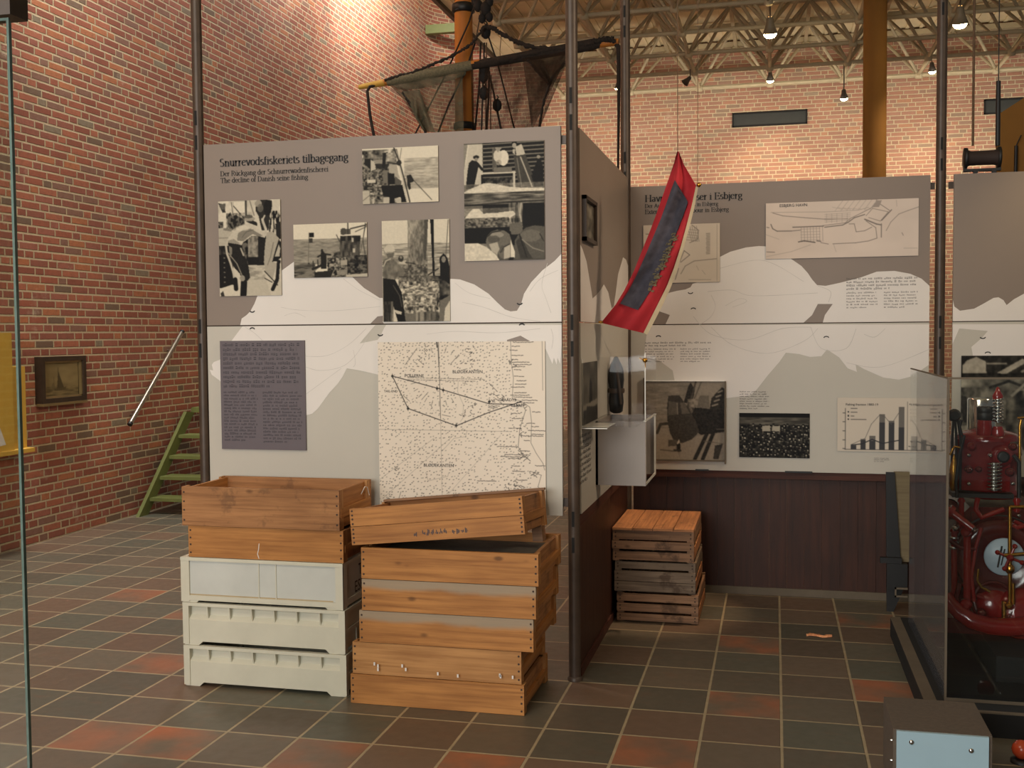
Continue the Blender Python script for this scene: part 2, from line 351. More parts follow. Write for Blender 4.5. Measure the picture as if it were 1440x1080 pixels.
def print_mesh(cv, name, P, R, U, N, w, h, mat='photo', dark=SEP_D, light=SEP_L, th=.006, parent=None, side=(.3, .27, .22), gam=2.1):
    """P = lower left corner on the wall plane, R/U/N unit axes; the sheet stands th off the plane along N."""
    ny, nx = cv.a.shape
    R, U, N, P = [np.array(v, float) for v in (R, U, N, P)]
    gx = np.linspace(0, w, nx+1); gy = np.linspace(h, 0, ny+1)
    V = (P+N*th)[None, None, :]+gx[None, :, None]*R+gy[:, None, None]*U
    V = V.reshape(-1, 3); a = np.pad(cv.a, ((0, 1), (0, 1)), 'edge'); a[1:-1, 1:-1] = (cv.a[1:, 1:]+cv.a[:-1, :-1]+cv.a[1:, :-1]+cv.a[:-1, 1:])/4
    a = np.clip(a, 0, 1).reshape(-1, 1)**gam; C = dark*(1-a)+light*a
    j, i = np.meshgrid(np.arange(nx), np.arange(ny)); b = (i*(nx+1)+j).reshape(-1)
    Fq = np.stack([b, b+nx+1, b+nx+2, b+1], 1)
    nv = len(V); box = np.array([P+R*x+U*y+N*z for z in (0, th*.98) for (x, y) in ((0, 0), (w, 0), (w, h), (0, h))])
    V = np.concatenate([V, box]); C = np.concatenate([C, np.tile(np.array(side), (8, 1))])
    fb = np.array([(0, 3, 2, 1), (0, 1, 5, 4), (1, 2, 6, 5), (2, 3, 7, 6), (3, 0, 4, 7)])+nv
    Fq = np.concatenate([Fq, fb])
    loc = P+R*w/2
    if parent is not None:
        inv = np.array(MATS[parent.name].inverted()); V = V@inv[:3, :3].T+inv[:3, 3]
    else: V = V-loc
    me = bpy.data.meshes.new(name); me.vertices.add(len(V)); me.vertices.foreach_set('co', V.reshape(-1))
    me.loops.add(len(Fq)*4); me.loops.foreach_set('vertex_index', Fq.reshape(-1)); me.polygons.add(len(Fq)); me.polygons.foreach_set('loop_start', np.arange(0, len(Fq)*4, 4))
    me.update(calc_edges=True); me.validate()
    ca = me.color_attributes.new('ink', 'FLOAT_COLOR', 'POINT'); ca.data.foreach_set('color', np.concatenate([C, np.ones((len(C), 1))], 1).reshape(-1))
    me.materials.append(M[mat]); o = bpy.data.objects.new(name, me); COL.objects.link(o)
    if parent is not None: o.parent = parent; MATS[o.name] = MATS[parent.name].copy()
    else: o.location = loc; MATS[o.name] = Matrix.Translation(Vector(loc))
    return o
def rectY(Y, x0, y0, x1, y1):
    xm, ym = (x0+x1)/2, (y0+y1)/2
    return onY(x0, ym, Y)[0], onY(x1, ym, Y)[0], onY(xm, y1, Y)[2], onY(xm, y0, Y)[2]

def pic_man():
    c = Canvas(140, 220, (62, 80, 660, 1020), .86)
    c.n(62, 80, 660, 230, .7, .95, 60, 90); c.p(.2, [(62, 95), (120, 110), (140, 220), (165, 270), (120, 230)]); c.p(.35, [(70, 110), (135, 100), (130, 160), (95, 160)]); c.r(.92, 215, 88, 318, 235); c.r(.9, 80, 190, 140, 340)
    c.l(.2, 16, [(332, 80), (332, 250)]); c.l(.25, 9, [(212, 130), (325, 270)]); c.l(.3, 6, [(192, 95), (205, 220)]); c.l(.4, 7, [(370, 85), (410, 230)])
    c.p(.12, [(150, 225), (180, 190), (200, 230), (230, 215), (300, 260), (310, 300), (250, 340), (180, 370), (150, 330)]); c.n(140, 200, 320, 370, .05, .6, 16, 26, .55, .55); c.n(62, 280, 110, 345, .05, .5, 16)
    c.r(.74, 62, 350, 195, 530); c.l(.4, 5, [(62, 442), (175, 442)]); c.p(.5, [(110, 345), (200, 350), (185, 380), (110, 365)])
    c.n(540, 190, 660, 470, .02, .85, 14, 50, 1, .5); c.r(.85, 590, 75, 650, 190); c.p(.1, [(610, 320), (660, 300), (660, 460), (620, 430)])
    c.p(.14, [(430, 90), (500, 75), (585, 90), (582, 150), (560, 230), (545, 380), (480, 380), (452, 235), (425, 185)]); c.e(.62, 452, 115, 34, 34); c.e(.42, 470, 160, 30, 40, .8); c.e(.05, 540, 160, 38, 75)
    c.n(62, 520, 200, 940, .02, .35, 26, 40); c.p(.06, [(62, 610), (130, 600), (190, 760), (200, 920), (62, 940)])
    for k in range(6): c.e(.45, 112, 640+k*48, 9, 7)
    c.n(250, 430, 520, 720, .02, .4, 26, 40, 1, .6); c.p(.05, [(330, 620), (505, 640), (500, 722), (345, 715)]); c.p(.55, [(365, 440), (435, 430), (445, 520), (435, 640), (350, 630), (345, 500)]); c.n(345, 430, 445, 640, .3, .75, 22, 30, .7); c.p(.08, [(440, 460), (520, 450), (500, 700), (445, 690)])
    c.p(.8, [(345, 715), (500, 722), (520, 880), (560, 1020), (330, 1020)]); c.n(345, 735, 500, 860, .45, .9, 40, 18, .6); c.p(.88, [(62, 945), (190, 905), (260, 960), (330, 1020), (62, 1020)]); c.p(.2, [(70, 990), (95, 970), (110, 1020), (75, 1020)])
    c.p(.7, [(525, 400), (585, 395), (645, 460), (628, 560), (578, 690), (620, 705), (575, 870), (510, 800), (495, 690), (505, 560)]); c.l(.45, 7, [(590, 500), (560, 640), (530, 720)]); c.p(.06, [(642, 470), (660, 500), (660, 650), (620, 685), (575, 690), (612, 560)]); c.p(.75, [(640, 520), (655, 560), (645, 640), (600, 640)])
    c.l(.06, 36, [(638, 690), (622, 860), (575, 960)]); c.l(.12, 9, [(500, 780), (650, 950)]); c.l(.2, 9, [(500, 850), (570, 890)]); c.p(.84, [(650, 700), (660, 700), (660, 1020), (600, 1020), (635, 880)])
    c.p(.82, [(135, 500), (148, 455), (180, 410), (230, 360), (300, 320), (350, 300), (400, 325), (450, 365), (500, 395), (528, 410), (508, 452), (460, 438), (400, 410), (370, 440), (300, 490), (280, 520), (200, 495)])
    c.p(.52, [(250, 400), (300, 370), (370, 355), (440, 400), (490, 430), (460, 440), (390, 412), (350, 440), (300, 480), (240, 470)]); c.e(.9, 300, 350, 70, 26, .6); c.p(.62, [(150, 470), (210, 455), (270, 500), (240, 515), (150, 500)]); c.l(.35, 6, [(290, 440), (330, 390), (400, 370)])
    c.l(.8, 24, [(512, 415), (520, 370), (495, 300), (488, 270)]); c.l(.85, 14, [(488, 280), (510, 235)]); c.p(.1, [(325, 285), (400, 280), (435, 300), (440, 335), (400, 320)]); c.e(.6, 365, 262, 52, 24); c.e(.35, 355, 240, 42, 18); c.l(.75, 5, [(320, 262), (410, 262)])
    c.p(.09, [(150, 490), (270, 512), (290, 580), (320, 650), (345, 720), (360, 840), (335, 872), (275, 872), (262, 800), (205, 735), (175, 640)]); c.l(.8, 20, [(130, 510), (140, 600), (175, 700), (200, 800), (205, 850)]); c.l(.6, 10, [(150, 590), (235, 700), (275, 800), (290, 850)]); c.p(.5, [(160, 520), (190, 540), (190, 600), (165, 640)])
    c.l(.75, 14, [(275, 550), (300, 620)]); c.l(.06, 42, [(215, 855), (222, 950)]); c.l(.04, 62, [(300, 885), (292, 1008)]); c.e(.6, 285, 845, 26, 30)
    c.n(62, 80, 660, 1020, 0, 1, 10, 10, .05); return c.blur(1)
def pic_flagboat():
    c = Canvas(156, 118, (90, 150, 1200, 985), .95)
    c.n(90, 385, 1200, 780, .5, .72, 90, 22); c.l(.35, 10, [(90, 630), (280, 600)]); c.l(.4, 8, [(90, 730), (260, 760)]); c.n(90, 420, 800, 780, .35, .7, 60, 12, .35)
    c.n(90, 760, 420, 985, .15, .62, 120, 25); c.r(.06, 330, 285, 402, 358); c.r(.22, 326, 372, 380, 440); c.l(.4, 8, [(328, 285), (312, 770)]); c.e(.2, 318, 762, 14, 14)
    c.p(.3, [(800, 350), (1110, 345), (1080, 660), (1060, 700), (800, 680), (790, 540)]); c.n(800, 350, 1090, 680, .12, .42, 30, 120); c.r(.1, 815, 360, 880, 425); c.r(.78, 975, 385, 1000, 445); c.r(.8, 985, 545, 1025, 610); c.r(.08, 915, 350, 965, 420); c.r(.08, 1035, 360, 1100, 440)
    c.r(.36, 810, 240, 960, 330); c.e(.28, 850, 280, 45, 55); c.l(.2, 16, [(918, 140), (918, 320)]); c.l(.15, 18, [(960, 240), (1200, 190)]); c.l(.25, 12, [(1030, 290), (1200, 215)]); c.l(.2, 10, [(1180, 160), (1140, 420), (1170, 640)]); c.l(.3, 8, [(1190, 170), (1100, 620)])
    c.l(.2, 12, [(745, 330), (790, 430)]); c.p(.35, [(590, 810), (720, 600), (800, 580), (800, 680), (640, 820)]); c.l(.7, 8, [(600, 790), (730, 640)]); c.n(700, 600, 800, 780, .1, .4, 25)
    c.n(600, 680, 1200, 985, .0, .75, 26, 22); c.r(.7, 800, 725, 905, 800); c.r(.55, 765, 870, 900, 950); c.e(.6, 830, 925, 40, 30); c.n(900, 650, 1200, 930, 0, .45, 30); c.p(.8, [(880, 950), (1200, 935), (1200, 985), (880, 985)])
    c.p(.5, [(90, 985), (400, 860), (520, 790), (420, 880), (260, 985)]); c.p(.12, [(400, 985), (400, 900), (680, 880), (660, 985)]); c.l(.12, 40, [(380, 850), (500, 800)]); c.l(.15, 16, [(385, 730), (385, 830)]); c.l(.15, 16, [(455, 710), (460, 830)]); c.l(.85, 8, [(660, 980), (700, 880)]); c.p(.1, [(700, 960), (730, 850), (750, 960)])
    c.p(.1, [(505, 600), (520, 545), (550, 590), (590, 640), (585, 850), (505, 850)]); c.l(.12, 26, [(460, 660), (520, 630)]); c.l(.12, 24, [(560, 620), (650, 635)]); c.e(.12, 523, 570, 18, 28)
    c.n(90, 150, 1200, 985, 0, 1, 14, 14, .04); return c.blur(1)
def pic_deck():
    c = Canvas(160, 118, (112, 125, 1262, 970), .94)
    c.n(750, 300, 1262, 760, .62, .86, 90, 20); c.n(720, 600, 1262, 760, .5, .8, 50, 14, .5); c.n(112, 150, 640, 970, .1, .9, 60, 55)
    c.n(112, 330, 520, 800, .0, .7, 26, 22, .85); c.r(.85, 185, 595, 315, 650); c.p(.1, [(150, 275), (245, 275), (240, 440), (150, 360)]); c.p(.15, [(310, 360), (510, 370), (500, 450), (330, 430)]); c.p(.6, [(310, 300), (420, 300), (410, 360), (300, 350)])
    c.l(.1, 50, [(455, 220), (440, 400)]); c.l(.1, 14, [(430, 210), (500, 195)]); c.l(.3, 8, [(385, 160), (390, 300)]); c.l(.3, 8, [(160, 170), (120, 300)]); c.p(.8, [(240, 290), (300, 330), (320, 440), (240, 470)])
    c.p(.3, [(250, 470), (350, 480), (320, 560)]); c.r(.45, 430, 460, 500, 660); c.p(.7, [(520, 380), (640, 380), (660, 520), (690, 600), (600, 580), (520, 500)]); c.p(.06, [(500, 510), (600, 520), (610, 680), (500, 690)]); c.p(.35, [(610, 560), (710, 640), (700, 730), (610, 720)])
    c.p(.04, [(400, 700), (720, 700), (780, 960), (700, 960), (690, 880), (600, 900), (590, 970), (520, 970), (530, 880), (420, 850)]); c.r(.78, 112, 770, 220, 970); c.l(.3, 7, [(112, 920), (230, 830)]); c.n(230, 800, 420, 970, .1, .85, 40); c.r(.78, 430, 880, 525, 970); c.r(.75, 610, 900, 700, 960)
    c.l(.2, 20, [(600, 130), (690, 380), (760, 650), (830, 960)]); c.l(.75, 10, [(650, 330), (740, 650), (790, 960)]); c.l(.3, 10, [(640, 150), (680, 350)]); c.l(.35, 8, [(715, 140), (680, 340)]); c.e(.15, 675, 360, 38, 42); c.l(.15, 18, [(500, 345), (640, 375)])
    c.p(.12, [(790, 560), (850, 545), (900, 640), (880, 660), (840, 670), (850, 760), (820, 780), (795, 700)]); c.l(.22, 10, [(900, 645), (1160, 940)]); c.n(112, 125, 1262, 970, 0, 1, 14, 14, .04); return c.blur(1)
def pic_haul():   # region 8 coordinates
    c = Canvas(150, 228, (153, 475, 533, 1045), .93)
    c.n(153, 605, 533, 790, .5, .88, 46, 6); c.p(.5, [(368, 475), (416, 475), (402, 640), (400, 790), (285, 715), (330, 590), (350, 520)]); c.n(300, 475, 412, 780, .25, .68, 9, 22, .7); c.p(.3, [(395, 475), (416, 475), (402, 700), (388, 700)]); c.l(.12, 4, [(285, 712), (330, 718), (400, 752)])
    c.p(.03, [(427, 475), (447, 475), (446, 640), (452, 830), (440, 830), (434, 640)]); c.l(.35, 4, [(528, 480), (512, 690)]); c.n(405, 790, 533, 1045, .02, .5, 22, 22); c.p(.05, [(478, 690), (500, 665), (520, 690), (533, 740), (533, 840), (480, 800)]); c.e(.55, 500, 700, 12, 18); c.l(.2, 8, [(405, 790), (470, 750)]); c.p(.05, [(420, 830), (440, 815), (470, 820), (480, 862), (425, 865)])
    c.p(.45, [(248, 735), (400, 755), (425, 820), (420, 1045), (262, 1045)]); c.n(245, 725, 410, 850, .15, .7, 10, 10, .8); c.n(250, 820, 475, 1000, .1, .98, 11, 14, .95); c.n(280, 840, 460, 960, .35, 1, 16, 8, .6, .5)
    c.p(.62, [(160, 640), (172, 615), (200, 608), (222, 622), (226, 650), (222, 672), (205, 686), (180, 680), (165, 662)]); c.p(.85, [(162, 632), (180, 612), (208, 608), (224, 624), (226, 648), (172, 652)]); c.p(.4, [(176, 660), (222, 655), (215, 684), (184, 682)])
    c.p(.45, [(157, 700), (185, 682), (215, 690), (240, 715), (262, 745), (280, 750), (276, 782), (240, 790), (225, 808), (156, 800)]); c.n(156, 690, 250, 805, .3, .66, 18, 30, .7); c.l(.78, 7, [(160, 730), (175, 700), (200, 690)]); c.p(.05, [(156, 798), (226, 808), (262, 880), (282, 1045), (238, 1045), (215, 960), (205, 1045), (156, 1045)]); c.l(.3, 6, [(215, 840), (250, 900), (262, 960)])
    c.p(.88, [(215, 975), (262, 990), (258, 1005), (230, 1000)]); c.n(156, 930, 215, 1045, .0, .7, 10, 90, .7); c.p(.45, [(478, 930), (533, 900), (533, 1045), (470, 1045)]); c.p(.9, [(505, 975), (533, 930), (533, 1045), (498, 1045)]); c.r(.35, 340, 995, 470, 1045, .6); c.n(340, 990, 470, 1045, .15, .75, 12, 90, .7)
    c.e(.2, 260, 690, 15, 18); c.e(.55, 260, 682, 7, 8); c.n(153, 475, 533, 1045, 0, 1, 6, 6, .05); return c.blur(1)
def pic_icehouse():
    c = Canvas(176, 260, (613, 35, 1066, 705), .3)
    c.r(.82, 613, 40, 720, 270); c.r(.06, 720, 35, 1066, 270)
    for y in range(44, 270, 23): c.l(.5, 7, [(720, y), (1066, y-6)])
    c.p(.55, [(613, 40), (635, 40), (613, 190)]); c.l(.9, 7, [(640, 45), (622, 150)]); c.e(.1, 683, 114, 17, 11); c.e(.55, 684, 126, 10, 10); c.p(.04, [(642, 145), (660, 130), (690, 138), (697, 165), (682, 230), (668, 292), (622, 292), (634, 190)]); c.l(.06, 14, [(690, 150), (718, 186)])
    c.p(.35, [(775, 70), (800, 60), (800, 190), (775, 195)]); c.e(.94, 838, 125, 30, 44); c.e(.86, 806, 112, 24, 34); c.e(.62, 812, 150, 16, 16, .7); c.p(.62, [(790, 62), (830, 68), (806, 92)]); c.l(.85, 10, [(695, 208), (908, 208)]); c.l(.8, 9, [(702, 208), (702, 282)]); c.l(.85, 12, [(898, 208), (898, 292)]); c.r(.04, 712, 216, 890, 290); c.n(735, 232, 890, 290, .03, .45, 14); c.r(.45, 782, 178, 885, 204); c.l(.5, 5, [(722, 232), (890, 232)])
    c.p(.8, [(905, 68), (940, 50), (952, 80), (962, 112), (915, 130)]); c.e(.08, 900, 44, 15, 10); c.e(.66, 900, 58, 12, 15); c.p(.75, [(890, 80), (905, 75), (905, 110), (890, 100)]); c.p(.25, [(896, 118), (962, 110), (990, 190), (1020, 292), (930, 296), (905, 200)]); c.l(.75, 7, [(935, 125), (960, 190), (998, 292)]); c.l(.5, 5, [(915, 130), (940, 292)]); c.l(.08, 12, [(1000, 230), (1015, 290)]); c.p(.04, [(1000, 220), (1030, 140), (1045, 130), (1060, 190), (1060, 292), (1015, 292)]); c.e(.6, 1035, 128, 10, 10)
    c.p(.95, [(613, 312), (640, 296), (680, 282), (725, 264), (760, 264), (800, 272), (860, 288), (940, 298), (1066, 302), (1066, 322), (613, 326)]); c.n(613, 268, 1066, 320, .62, 1, 12, 8, .35)
    c.r(.36, 613, 318, 1066, 386); c.n(613, 318, 1066, 386, .16, .62, 70, 7); c.l(.1, 5, [(613, 386), (1066, 372)]); c.r(.06, 613, 386, 1066, 620); c.r(.4, 613, 390, 718, 450); c.r(.42, 865, 380, 940, 520); c.n(865, 380, 945, 540, .1, .72, 10, 40); c.l(.8, 5, [(935, 385), (930, 450), (942, 520)])
    c.p(.95, [(618, 456), (640, 430), (662, 408), (700, 410), (722, 436), (800, 434), (890, 426), (906, 445), (870, 468), (613, 470)]); c.n(613, 405, 905, 468, .7, 1, 14, 8, .35); c.r(.34, 613, 460, 868, 518); c.n(613, 460, 868, 518, .12, .62, 14, 8); c.r(.02, 945, 386, 1066, 512); c.r(.02, 613, 520, 868, 612); c.p(.4, [(868, 500), (940, 490), (945, 560), (880, 560)])
    c.p(.96, [(613, 605), (690, 604), (740, 630), (790, 672), (812, 705), (613, 705)]); c.n(613, 606, 800, 705, .75, 1, 12, 12, .5)
    c.p(.42, [(734, 598), (742, 565), (765, 540), (800, 530), (840, 536), (868, 556), (880, 590), (882, 640), (875, 692), (838, 702), (818, 690), (800, 660), (765, 648), (745, 630)]); c.e(.66, 800, 560, 38, 16, .7); c.e(.3, 780, 585, 34, 22, .7); c.p(.74, [(752, 612), (800, 600), (812, 640), (798, 672), (768, 650)]); c.p(.78, [(838, 628), (874, 616), (872, 690), (836, 698)]); c.l(.1, 5, [(818, 660), (835, 632), (868, 615)]); c.e(.3, 828, 640, 12, 20, .6); c.l(.12, 6, [(742, 570), (770, 545), (820, 536)])
    c.p(.95, [(876, 590), (900, 660), (898, 692), (876, 690)]); c.p(.05, [(868, 690), (895, 690), (890, 705), (862, 705)])
    c.p(.34, [(898, 596), (920, 560), (960, 524), (1010, 512), (1066, 520), (1066, 698), (905, 700), (900, 650)]); c.e(.48, 990, 570, 60, 34, .6); c.p(.16, [(905, 600), (935, 570), (975, 660), (1000, 700), (930, 700)], .7); c.l(.56, 6, [(940, 590), (1000, 640), (1060, 660)]); c.l(.12, 7, [(925, 560), (965, 690)]); c.l(.15, 6, [(1040, 560), (1060, 600)])
    c.n(613, 35, 1066, 705, 0, 1, 7, 7, .05); return c.blur(1)
def pic_rail():   # fishermen at the rail
    c = Canvas(165, 160, (105, 95, 1030, 1010), .5)
    c.n(105, 95, 640, 700, .42, .6, 120, 18); c.l(.2, 8, [(110, 430), (170, 420)]); c.l(.25, 8, [(200, 410), (240, 415)]); c.l(.25, 7, [(220, 470), (280, 465)])
    c.p(.6, [(105, 760), (260, 640), (380, 660), (520, 1010), (105, 1010)]); c.p(.58, [(520, 800), (780, 720), (1030, 700), (1030, 1010), (520, 1010)]); c.r(.56, 680, 95, 1030, 350)
    c.p(.07, [(610, 160), (640, 110), (690, 190), (680, 260), (640, 370), (560, 340), (590, 240)]); c.l(.2, 22, [(700, 100), (640, 330)]); c.l(.3, 14, [(760, 110), (650, 380)]); c.n(600, 300, 760, 500, .0, .6, 35)
    c.p(.36, [(720, 320), (750, 260), (850, 260), (860, 420), (720, 420)]); c.p(.08, [(860, 420), (880, 290), (1000, 160), (1030, 180), (1030, 520), (860, 520)]); 
    for k in range(4): c.l(.55, 16, [(890+k*22, 380-k*52), (950+k*18, 360-k*52)])
    c.p(.05, [(690, 400), (1030, 430), (1030, 680), (900, 700), (760, 720), (650, 640), (640, 500)]); c.l(.4, 8, [(940, 650), (1030, 650)])
    c.p(.14, [(380, 270), (430, 260), (510, 260), (560, 330), (620, 420), (700, 560), (740, 680), (660, 770), (540, 820), (440, 780), (400, 700), (370, 560), (365, 400)]); c.p(.27, [(385, 330), (480, 340), (490, 480), (380, 500)]); c.p(.3, [(520, 350), (570, 340), (630, 470), (540, 480)]); c.l(.6, 8, [(485, 350), (490, 480)])
    c.l(.15, 34, [(380, 590), (290, 600), (250, 700)]); c.l(.18, 14, [(250, 710), (190, 710)]); c.p(.25, [(380, 780), (480, 780), (490, 850), (380, 860)]); c.l(.05, 44, [(500, 840), (500, 900)]); c.l(.12, 26, [(450, 905), (520, 905)]); c.l(.3, 14, [(290, 900), (450, 915)]); c.p(.9, [(480, 820), (505, 775), (515, 800), (490, 835)])
    c.l(.06, 44, [(830, 700), (690, 1000)]); c.l(.06, 44, [(900, 700), (780, 1000)]); c.p(.12, [(920, 840), (1010, 820), (960, 1000), (900, 1000)]); c.l(.3, 8, [(790, 790), (1020, 820)]); c.n(105, 95, 1030, 1010, 0, 1, 14, 14, .08); return c.blur(1)
def pic_group():
    c = Canvas(170, 108, (45, 185, 502, 480), .12)
    c.r(.04, 45, 185, 502, 212); c.n(45, 212, 502, 262, .2, .42, 60, 10); c.r(.5, 115, 250, 215, 285, .6); c.r(.5, 390, 255, 495, 290, .6); c.n(45, 262, 502, 480, .0, .25, 12)
    for row in range(8):
        y = 275+row*26
        for k in range(19):
            x = 58+k*24+random.uniform(-11, 11)+(row % 2)*11; yy = y+random.uniform(-12, 12); v = random.uniform(.3, .85)
            q = random.uniform(.6, 1); c.e(v, x, yy, 6*q, 8*q); c.e(.03, x, yy-8, 7.5, 4.5)
            if random.random() < .3: c.p(.6, [(x-3, yy+9), (x+3, yy+9), (x, yy+20)])
    c.p(.7, [(195, 270), (245, 265), (250, 305), (195, 305)]); c.p(.7, [(262, 270), (310, 268), (312, 305), (258, 303)]); return c.blur(1)
def pic_hall():   # photograph behind the engine
    c = Canvas(150, 150, (95, 540, 700, 1130), .5)
    c.r(.12, 95, 540, 700, 700); c.p(.72, [(105, 600), (130, 570), (190, 548), (250, 575), (255, 650), (105, 650)]); c.l(.08, 18, [(95, 660), (700, 655)]); c.p(.7, [(320, 650), (480, 560), (520, 575), (380, 655)]); c.l(.6, 10, [(260, 590), (380, 590)]); c.l(.6, 16, [(480, 640), (690, 560)])
    c.n(95, 680, 700, 1130, .25, .75, 80, 60); c.n(95, 740, 220, 980, .05, .5, 30, 60, .8); c.p(.12, [(95, 790), (130, 800), (150, 960), (110, 960)]); c.n(380, 760, 700, 1130, .0, .5, 45, 60, .8); c.l(.1, 16, [(280, 740), (400, 700), (560, 760)]); c.l(.65, 18, [(420, 790), (520, 700)])
    c.n(95, 540, 700, 1130, 0, 1, 20, 20, .12); return c.blur(1)
def pic_ship():
    c = Canvas(90, 84, (0, 0, 100, 92), .4)
    c.n(0, 0, 100, 92, .3, .52, 30, 16); c.n(0, 66, 100, 92, .15, .42, 16, 5); c.p(.1, [(40, 68), (44, 22), (56, 60), (60, 70), (38, 72)]); c.l(.05, 1.5, [(44, 14), (44, 70)]); c.p(.12, [(30, 72), (66, 68), (62, 78), (34, 78)]); c.l(.15, 1.2, [(32, 40), (32, 74)]); c.e(.2, 30, 66, 4, 10, .7)
    return c.blur(1)
def pic_seachart():
    bx = (56, 43, 1066, 1030); c = Canvas(430, 420, bx, .97); r = random.Random(3); LBL = ((505, 236, 190), (215, 260, 130), (90, 352, 100), (785, 406, 104), (330, 802, 190))
    step = 21
    for yy in range(48, 1030, step):
        for k in range(52):
            x = 60+k*19.5+r.uniform(-7, 7); y = yy+r.uniform(-7, 7)
            coast = 870 if y < 400 else (960 if y < 560 else (905 if y < 700 else 1000))
            if x > coast-6: continue
            if y > 300 and x > 250 and x < 600 and y < 520 and r.random() < .3: continue
            if r.random() < .72 and not any(lx-8 < x < lx+lw+8 and ly-22 < y < ly+8 for lx, ly, lw in LBL): c.l(r.uniform(.15, .5), r.choice((3.6, 4.2, 5)), [(x-2, y+1), (x+2, y-1)])
    ik = .08
    c.l(ik, 5, [(145, 248), (420, 320), (735, 412), (880, 414), (925, 395)]); c.l(ik, 5, [(145, 248), (240, 444), (535, 545), (735, 462), (925, 398)]); c.l(ik, 3, [(432, 43), (440, 510)]); c.l(ik, 8, [(422, 46), (424, 75)]); c.l(.2, 3, [(428, 80), (432, 185)])
    for (x, y) in ((145, 248), (240, 444), (535, 543), (420, 322), (458, 332), (735, 400)): c.e(ik, x, y, 8, 8); c.l(.1, 3, [(x, y-14), (x, y+14)])
    c.l(.3, 2.5, [(865, 43), (868, 160), (880, 260), (872, 380), (925, 395), (975, 430), (985, 520), (980, 640), (1010, 700), (1050, 760), (1060, 800)]); c.l(.35, 2.5, [(1050, 43), (1052, 330)])
    c.l(.3, 3, [(925, 400), (950, 450), (915, 560), (905, 665), (940, 720)]); c.l(.35, 3, [(980, 810), (1040, 830), (1020, 900), (1055, 930), (1050, 1030)]); c.l(.45, 2, [(56, 572), (860, 575)]); c.l(.5, 2, [(440, 500), (445, 1030)]); c.l(.55, 2, [(80, 990), (520, 600)]); c.l(.55, 2, [(56, 880), (400, 620)]); c.l(.6, 2, [(480, 960), (800, 600)])
    for a in range(0, 360, 5):
        t = math.radians(a); cx, cy = 432, 250; 
        if 20 < a < 60: continue
        R_ = 205; c.l(.5, 2, [(cx+R_*math.cos(t), cy+R_*math.sin(t)), (cx+(R_+5)*math.cos(t), cy+(R_+5)*math.sin(t))])
        if a % 15 == 0 and a: c.l(.35, 3, [(cx+150*math.cos(t), cy+150*math.sin(t)), (cx+178*math.cos(t), cy+178*math.sin(t))])
    for (y, w) in ((258, 300), (270, 260)):
        x = 240
        while x < 240+w+160: L = r.uniform(6, 20); c.l(.35, 4, [(x, y+(x-240)*.02), (x+L, y+(x-240)*.02)], .8); x += L+r.uniform(4, 10)
    def scrib(x, y, w, v=.25, t=4):
        e = x+w
        while x < e: L = r.uniform(4, 14); c.l(v, t, [(x, y+r.uniform(-2, 2)), (x+L, y+r.uniform(-2, 2))]); x += L+r.uniform(2, 6)
    for (x, y, w) in ((880, 48, 110), (872, 72, 50), (860, 95, 45), (872, 127, 55), (870, 150, 40), (862, 165, 100), (880, 180, 110), (880, 192, 60), (885, 210, 40), (885, 248, 60), (900, 275, 55), (890, 295, 60), (865, 312, 75), (885, 345, 70), (862, 360, 110), (880, 372, 110), (930, 390, 80), (940, 404, 60), (990, 458, 40), (985, 545, 30), (965, 568, 100), (920, 600, 130), (985, 590, 60), (780, 665, 120), (825, 712, 130), (800, 725, 150), (905, 690, 60), (845, 735, 60), (865, 780, 40), (870, 810, 60), (1005, 775, 55), (890, 862, 60), (660, 872, 110), (740, 940, 70), (865, 468, 50), (870, 498, 60), (850, 555, 60), (955, 525, 40), (940, 627, 30), (730, 425, 60), (730, 435, 50)): scrib(x, y, w)
    for (x, y, w, h, n_) in ((900, 395, 60, 40, 10), (915, 540, 50, 60, 12), (905, 680, 60, 60, 18), (735, 350, 90, 60, 16), (830, 870, 90, 70, 22), (860, 160, 40, 40, 10), (620, 410, 30, 30, 6), (150, 790, 40, 50, 8), (110, 980, 40, 40, 5), (560, 430, 60, 60, 8), (970, 800, 60, 50, 10), (880, 890, 60, 60, 12), (330, 60, 60, 90, 8), (590, 70, 60, 130, 14)):
        for k in range(n_): x1, y1 = x+r.random()*w, y+r.random()*h; c.l(.2, 3.5, [(x1, y1), (x1+r.uniform(-14, 14), y1+r.uniform(-12, 12))])
    c.l(.55, 2, [(550, 280), (545, 340), (580, 420), (575, 500), (560, 520)]); c.l(.5, 2, [(345, 830), (360, 880), (480, 850), (485, 830)]); c.l(.5, 2, [(445, 700), (520, 620), (590, 610), (600, 575), (570, 560)]); c.l(.3, 3, [(170, 1010), (190, 950)]); c.l(.3, 3, [(735, 290), (785, 340)])
    for (p_, q_) in (((505, 175), (555, 120)), ((325, 390), (365, 345)), ((225, 180), (300, 80)), ((300, 145), (340, 180)), ((210, 365), (250, 400)), ((500, 490), (450, 480)), ((380, 420), (390, 440))): c.l(.3, 3, [p_, q_])
    return c
